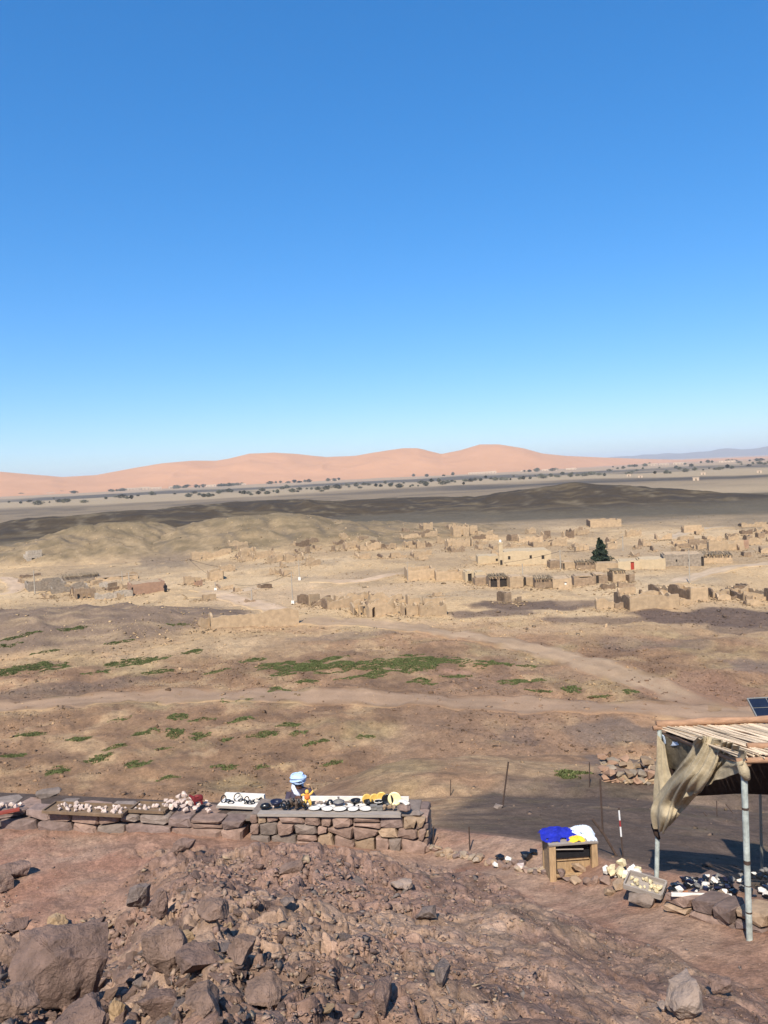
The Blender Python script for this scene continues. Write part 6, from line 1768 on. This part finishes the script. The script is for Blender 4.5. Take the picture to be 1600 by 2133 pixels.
HAND = [(130, 2118, 205, 150, .7, 0, 'largest layered boulder with a flat top at the lower left', .75, 9),
        (345, 2035, 100, 105, .5, 1, 'tall pointed boulder right of the largest layered boulder', .35, -6),
        (296, 1903, 58, 52, .35, 2, 'smooth grey boulder at the left rim of the rubble', .3, 0),
        (334, 1912, 42, 60, .3, 0, 'upright brown rock against the smooth grey boulder', .4, 10),
        (503, 2006, 66, 52, .35, 1, 'broad smooth rock in the middle of the rubble', .2, 0),
        (600, 1894, 34, 20, .2, 2, 'small greenish black stone on the upper rubble', .1, 0),
        (390, 1972, 36, 28, .2, 3, 'ochre block wedged in the rubble', .5, 0),
        (120, 1940, 46, 30, .3, 3, 'tan lump of rock on the red path at the left', .3, 0),
        (246, 2131, 34, 50, .2, 3, 'ochre pointed stone near the lower edge', .3, 0),
        (836, 1858, 54, 22, .4, 4, 'pale flat slab lying on the slope under the counter', .6, 0),
        (893, 1926, 62, 26, .4, 2, 'dark flat slab with a sharp lower edge mid slope', .7, -14),
        (1428, 2126, 84, 84, .5, 4, 'whitish weathered boulder at the lower right', .3, 0),
        (1380, 2108, 26, 16, .15, 4, 'small yellow-white stone left of the whitish boulder', .2, 0),
        (1500, 2072, 56, 34, .35, 0, 'dark hollowed rock right above the whitish boulder', .3, 0),
        (30, 1836, 70, 34, .5, 0, 'grey rock at the left edge above the red path', .3, 0),
        (8, 1862, 44, 40, .4, 1, 'dark rock cut by the left picture edge', .3, 0),
        (384, 1778, 56, 26, .4, 0, 'low dark rock on the crest of the mound', .3, 0),
        (30, 2150, 100, 86, .5, 1, 'rounded rock in the lower left corner', .2, 0),
        (165, 2190, 120, 90, .5, 0, 'broad rock at the lower edge below the largest boulder', .3, 0),
        (430, 2122, 80, 58, .4, 1, 'rounded rock near the lower edge left of the middle', .2, 0),
        (332, 2132, 84, 60, .4, 0, 'low brown rock at the lower edge below the pointed boulder', .3, 0),
        (555, 2100, 90, 60, .4, 1, 'wide angular rock near the lower edge', .3, 0),
        (20, 2015, 46, 62, .35, 1, 'upright rock at the left edge beside the largest boulder', .3, 0),
        (262, 2060, 46, 34, .3, 0, 'rock in the dark hollow beside the largest boulder', .2, 0),
        (445, 1925, 80, 42, .4, 1, 'flat brown rock in the upper middle of the rubble', .35, 0),
        (420, 2050, 110, 64, .45, 0, 'long slanting rock right of the pointed boulder', .35, 12),
        (800, 2110, 46, 70, .3, 0, 'upright dark rock at the lower middle', .4, 0),
        (925, 2050, 40, 46, .3, 2, 'dark cracked rock mid slope', .4, 0)]
for (px, py, w, h, dep, mi, lab, bl, tl) in HAND:
    p, a, r = at(px, py); q = r / FPX
    me = rock_mesh('boulder', rb_, n=20, dims=(w * q * 1.05, max(dep * .8, w * q * .7), h * q * 1.15), blocky=bl, fine=3, amp=.06)
    o = link('boulder', me, M_big[mi] if mi < 3 else M_rock[mi], None, p + Vector((math.sin(a) * w * q * .3, math.cos(a) * w * q * .3, h * q * .42)), (R(-6), R(tl), -a + R(rb_.uniform(-8, 8))))
    tag(o, lab, 'boulder')

rs_ = np.random.RandomState(5)
def slope_pts(n, x0, x1, y0, y1):
    px = rs_.uniform(x0, x1, n); py = rs_.uniform(y0, y1, n)
    a, s = rays(px, py); re, ze = edge(a)
    lo = np.full(n, 1.2); hi = re + 1.0
    for _ in range(16):
        m = .5 * (lo + hi)
        d = s * m - base(np.sin(a) * m, np.cos(a) * m)
        up_ = d > 0
        lo = np.where(up_, m, lo); hi = np.where(up_, hi, m)
    r = .5 * (lo + hi)
    x = np.sin(a) * r; y = np.cos(a) * r
    ok = (r < re - .15) & (s < 0)
    return px, py, x, y, r, a, ok

def slope_rocks(n, x0, x1, y0, y1, seed):
    px, py, x, y, r, a, ok = slope_pts(n, x0, x1, y0, y1)
    pm = path_mask(x, y, r, a)
    rub = sstep(.15, -.25, fbm(x / 1.6, y / 1.6, 3, 700) - .1)           # rubble patches
    left = sstep(1050, 600, px + 200 * fbm(x / 2, y / 2, 2, 701)) * sstep(1760, 1830, py)
    dens = np.clip(.18 + .5 * rub + .75 * left, 0, 1) * (1 - .93 * pm)
    keep = ok & (rs_.rand(n) < dens)
    med = 7.5 + 5 * left + 12 * left * sstep(1880, 2100, py) * sstep(700, 250, px)
    spx = np.exp(np.log(med) + rs_.normal(0, .48, n))
    spx = np.clip(spx, 3.5, 62)
    return px[keep], py[keep], x[keep], y[keep], r[keep], spx[keep], pm[keep]
px, py, x, y, r, spx, pm = slope_rocks(24000, -420, 2020, 1745, 2420, 0)
spx = np.where(pm > .4, np.minimum(spx, 9), spx)
z = base(x, y) + CAMZ
inf = (px > 0) & (px < 1600) & (py < 2140)
score = np.where(inf, spx, 0)
order = np.argsort(-score)
big = order[:290]
rest = np.setdiff1d(np.arange(len(px)), big)
RVs = [rock_mesh('rock', rb_, n=rb_.choice((9, 10, 11, 13)), dims=(1, rb_.uniform(.5, .95), rb_.uniform(.45, .85)), blocky=rb_.uniform(0, .6), bev=.03) for _ in range(26)]
RVm = {}
for mi in (0, 1, 2, 3):
    for k, me in enumerate(RVs):
        if mi == 3 and k > 5: continue
        c = me.copy(); c.materials.append(M_rock[mi]); RVm[(mi, k)] = c
LMK = [(130, 2050, 'largest layered boulder'), (345, 1985, 'tall pointed boulder'), (300, 1875, 'smooth grey boulder'), (503, 1982, 'broad smooth rock amid the rubble'), (600, 1884, 'greenish black stone'), (390, 1960, 'wedged ochre block'), (120, 1925, 'tan lump on the red path'), (246, 2110, 'ochre pointed stone'), (836, 1842, 'pale flat slab under the counter'), (893, 1912, 'dark flat slab mid slope'), (1428, 2080, 'whitish weathered boulder'), (1500, 2055, 'dark hollowed rock'), (30, 1820, 'grey rock at the left edge'), (384, 1768, 'dark rock on the mound crest'), (30, 2110, 'rounded corner rock'), (430, 2095, 'rounded rock near the lower edge'), (555, 2070, 'wide angular rock near the lower edge'), (445, 1905, 'flat brown rock in the upper rubble'), (420, 2020, 'long slanting rock'), (800, 2075, 'upright dark rock at the lower middle'), (925, 2030, 'dark cracked rock mid slope'), (1196, 1826, 'wooden stand'), (1346, 1890, 'grey block under the tilted tray'), (700, 1765, 'stone counter'), (1562, 1957, 'front stall pole'), (680, 1990, 'middle of the rubble field'), (1100, 1950, 'bare slope right of the middle'), (1250, 2010, 'slope beside the right-hand path')]
TONE = ['purple-brown', 'rosy brown', 'grey', 'ochre']
for i in big:
    mi = rb_.choices((0, 1, 2, 3), (5, 5, 2, .35))[0]
    k = rb_.randrange(6 if mi == 3 else 26)
    q = spx[i] * r[i] / FPX
    o = link('rock', RVm[(mi, k)], None, None, (x[i], y[i], z[i] + q * .04), (rb_.uniform(-.5, .5), rb_.uniform(-.5, .5), rb_.uniform(0, 6.28)), (q, q, q))
    X_, Y_ = px[i], py[i]
    j = min(range(len(LMK)), key=lambda q: (LMK[q][0] - X_) ** 2 + 1.6 * (LMK[q][1] - Y_) ** 2)
    dx_, dy_ = X_ - LMK[j][0], Y_ - LMK[j][1]
    rel = ('right of' if dx_ > 0 else 'left of') if abs(dx_) > abs(dy_) * 1.2 else ('below' if dy_ > 0 else 'above')
    far_ = math.hypot(dx_, dy_)
    zn = ('close ' if far_ < 45 else ('' if far_ < 90 else 'well ')) + rel + ' the ' + LMK[j][2]
    size = 'big' if spx[i] > 38 else ('middling' if spx[i] > 27 else 'small')
    tag(o, '%s %s angular rock %s' % (size, TONE[mi], zn), 'rock', '%s %s rocks %s' % (size, TONE[mi], zn))
TP = [rock_arrays(rb_, n=rb_.choice((7, 8, 9)), dims=(1, rb_.uniform(.45, .95), rb_.uniform(.4, .75)), blocky=rb_.uniform(0, .5)) for _ in range(14)]
def stuff(name, x, y, z, size, cols, seed, mname, tilt=.5):
    n = len(x); g = np.random.RandomState(seed)
    sc = np.stack([size * g.uniform(.8, 1.3, n), size * g.uniform(.8, 1.2, n), size * g.uniform(.6, 1.1, n)], -1)
    me = scatter_mesh(name, TP, g.randint(0, len(TP), n), np.stack([x, y, z], -1), sc, g.uniform(0, 6.28, n), g.uniform(-tilt, tilt, n), cols)
    m_ = attr_mat(mname, layers=((5.0, .2), (30.0, .25)), bumps=((30.0, .5, .02),))
    return tag(link(name, me, m_), kind='stuff')
def rock_cols(n, seed):
    g = np.random.RandomState(seed)
    pal = np.array([(.295, .193, .153), (.34, .225, .17), (.21, .17, .15), (.37, .26, .19), (.46, .34, .23), (.17, .12, .105)])
    return pal[g.choice(6, n, p=[.3, .3, .15, .14, .04, .07])] * g.uniform(.75, 1.25, (n, 1))
q = spx[rest] * r[rest] / FPX
stuff('rubble', x[rest], y[rest], z[rest] + q * .04, q, rock_cols(len(rest), 1), 1, 'rubble_stone')
# gravel everywhere on the slope
px, py, x, y, r, a, ok = slope_pts(30000, -420, 2020, 1735, 2420)
pm = path_mask(x, y, r, a)
ok &= rs_.rand(len(px)) < np.clip(.85 - .8 * pm, 0, 1)
px, py, x, y, r = px[ok], py[ok], x[ok], y[ok], r[ok]
spx = np.clip(np.exp(rs_.normal(math.log(3.6), .4, len(px))), 2, 8)
q = spx * r / FPX
stuff('gravel', x, y, base(x, y) + CAMZ + q * .1, q, rock_cols(len(x), 2), 2, 'rubble_stone')

# ------------------------------------------------------------------ clods and stones of the field, spur and village ground
def sector(n, a0, a1, r0, r1, seed, pw=2.0):
    g = np.random.RandomState(seed)
    a = g.uniform(a0, a1, n)
    r = (r0 ** pw + g.rand(n) * (r1 ** pw - r0 ** pw)) ** (1 / pw)
    return np.sin(a) * r, np.cos(a) * r, r, a, g
def field(n, a0, a1, r0, r1, seed, s0, sg, smax, name, dark=.8, light=1.15, ext=.15, mask=None):
    x, y, r, a, g = sector(n, a0, a1, r0, r1, seed, 1.2)
    k = g.rand(n) < np.clip(.55 + .9 * fbm(x / 9, y / 9, 3, seed), .1, 1)
    if mask is not None: k &= mask(x, y, r, a)
    x, y, r, a = x[k], y[k], r[k], a[k]
    s = np.clip(np.exp(g.normal(math.log(s0), sg, len(x))), .04, smax)
    c = ground_color(x, y) * g.uniform(dark, light, (len(x), 1))
    stuff(name, x, y, total(x, y) + CAMZ + s * ext * .4, s, c, seed, 'clod_stone')
field(56000, -.56, .56, 46, 128, 801, .15, .6, .9, 'field_stones', .35, 1.5)
field(15000, -.56, .56, 118, 340, 803, .34, .5, 1.4, 'village_rubble', .55, 1.35)
bp = np.array(BPOS); gq = np.random.RandomState(77)
ix_ = gq.randint(0, len(bp), 15000)
bxx = bp[ix_, 0] + gq.normal(0, .55, 15000) * bp[ix_, 2]; byy = bp[ix_, 1] + gq.normal(0, .5, 15000) * np.minimum(bp[ix_, 2], 6)
sz = np.clip(np.exp(gq.normal(math.log(.3), .5, 15000)), .1, 1.1)
stuff('fallen_bricks', bxx, byy, total(bxx, byy) + CAMZ + sz * .12, sz, np.array((.46, .32, .19))[None] * gq.uniform(.45, 1.25, (15000, 1)), 812, 'clod_stone')
field(2600, -.02, .56, 13, 34, 805, .07, .6, .4, 'spur_stones', .6, 1.5, mask=lambda x, y, r, a: r > edge(a)[0] + 2.0)
# ------------------------------------------------------------------ low green patches in the field
GR = [(60, 1390, 150, 22), (290, 1377, 135, 14), (400, 1357, 45, 8), (525, 1376, 60, 7), (600, 1385, 140, 24), (700, 1386, 190, 20), (820, 1385, 210, 28), (900, 1378, 170, 14), (1010, 1380, 120, 14), (880, 1423, 70, 14), (590, 1404, 60, 8), (640, 1419, 50, 8), (575, 1438, 62, 12), (1085, 1420, 105, 9), (1190, 1433, 42, 12), (1315, 1440, 32, 9), (40, 1325, 90, 7), (20, 1346, 50, 7), (370, 1494, 42, 14), (365, 1523, 36, 18), (415, 1535, 46, 16), (300, 1526, 62, 10), (545, 1531, 74, 13), (625, 1527, 46, 9), (470, 1542, 30, 7), (206, 1580, 56, 16), (290, 1591, 56, 14), (120, 1606, 46, 18), (470, 1601, 60, 10), (545, 1598, 30, 8), (170, 1540, 60, 8), (60, 1530, 70, 8), (420, 1500, 60, 7), (250, 1500, 50, 7), (30, 1575, 50, 8), (350, 1620, 50, 8), (690, 1590, 50, 7), (660, 1545, 60, 7), (500, 1500, 60, 8), (330, 1400, 70, 6), (450, 1400, 60, 6), (950, 1410, 70, 6), (1120, 1440, 60, 6), (1250, 1450, 50, 6), (200, 1400, 60, 6), (482, 1461, 45, 6), (520, 1458, 35, 5), (240, 1556, 60, 8), (600, 1511, 50, 8), (760, 1535, 40, 7), (370, 1302, 46, 7), (150, 1310, 60, 5), (1105, 1388, 60, 7), (750, 1408, 120, 9), (690, 1372, 90, 8), (1195, 1612, 70, 14), (860, 1366, 70, 6), (340, 1560, 40, 6), (95, 1358, 60, 5), (250, 1338, 60, 5)]
gg = np.random.RandomState(9)
gx = []; gy = []; gs = []; gd = []
for (px, py, w, h) in GR:
    a0, r0 = hit(px, py); _, r1 = hit(px, py + h / 2); _, r2 = hit(px, py - h / 2)
    hw = w / 2 / FPX * r0; hd = max(abs(r2 - r1) / 2, .3)
    n = int(min(170 * hw * hd * 3.14, 9000))
    u, v = gg.uniform(-1, 1, n), gg.uniform(-1, 1, n)
    nz_ = fbm(u * 1.8 + px, v * 1.8 + py, 3, 821)
    k = (u * u + v * v) < 1.12 - .95 * np.abs(nz_) - .4 * (nz_ > .3)
    u, v = u[k], v[k]
    rr_ = r0 + v * hd; aa = a0 + u * hw / r0
    gx.append(np.sin(aa) * rr_); gy.append(np.cos(aa) * rr_); gs.append(gg.uniform(.04, .10, len(u))); gd.append(np.full(len(u), 1.0 if px != 1195 else .6))
gx = np.concatenate(gx); gy = np.concatenate(gy); gs = np.concatenate(gs)
gzv = total(gx, gy) + CAMZ
n = len(gx)
blades = 5
V = np.zeros((n, blades, 3, 3)); 
an = gg.uniform(0, 6.28, (n, blades)); ln = gg.uniform(.4, 1.0, (n, blades)); out_ = gg.uniform(.2, .8, (n, blades))
bx_ = gx[:, None] + gg.uniform(-.12, .12, (n, blades)); by_ = gy[:, None] + gg.uniform(-.12, .12, (n, blades))
wd = .085
V[..., 0, 0] = bx_ - np.sin(an) * wd; V[..., 0, 1] = by_ + np.cos(an) * wd; V[..., 0, 2] = gzv[:, None] - .03
V[..., 1, 0] = bx_ + np.sin(an) * wd; V[..., 1, 1] = by_ - np.cos(an) * wd; V[..., 1, 2] = gzv[:, None] - .03
V[..., 2, 0] = bx_ + np.cos(an) * out_ * gs[:, None]; V[..., 2, 1] = by_ + np.sin(an) * out_ * gs[:, None]; V[..., 2, 2] = gzv[:, None] + ln * gs[:, None]
gc_ = np.array((.14, .165, .06))[None] * gg.uniform(.6, 1.35, (n, 1)) * np.array([1, 1, 1])[None]
gc_ = gc_ * (1 - .25 * gg.rand(n, 1)) + np.array((.13, .12, .05))[None] * .25 * gg.rand(n, 1)
gme = mesh_np('grass', V.reshape(-1, 3), np.arange(n * blades * 3).reshape(-1, 3), np.repeat(gc_, blades * 3, axis=0))
tag(link('grass', gme, attr_mat('green_blades', layers=((.8, .2),), bumps=())), kind='stuff')
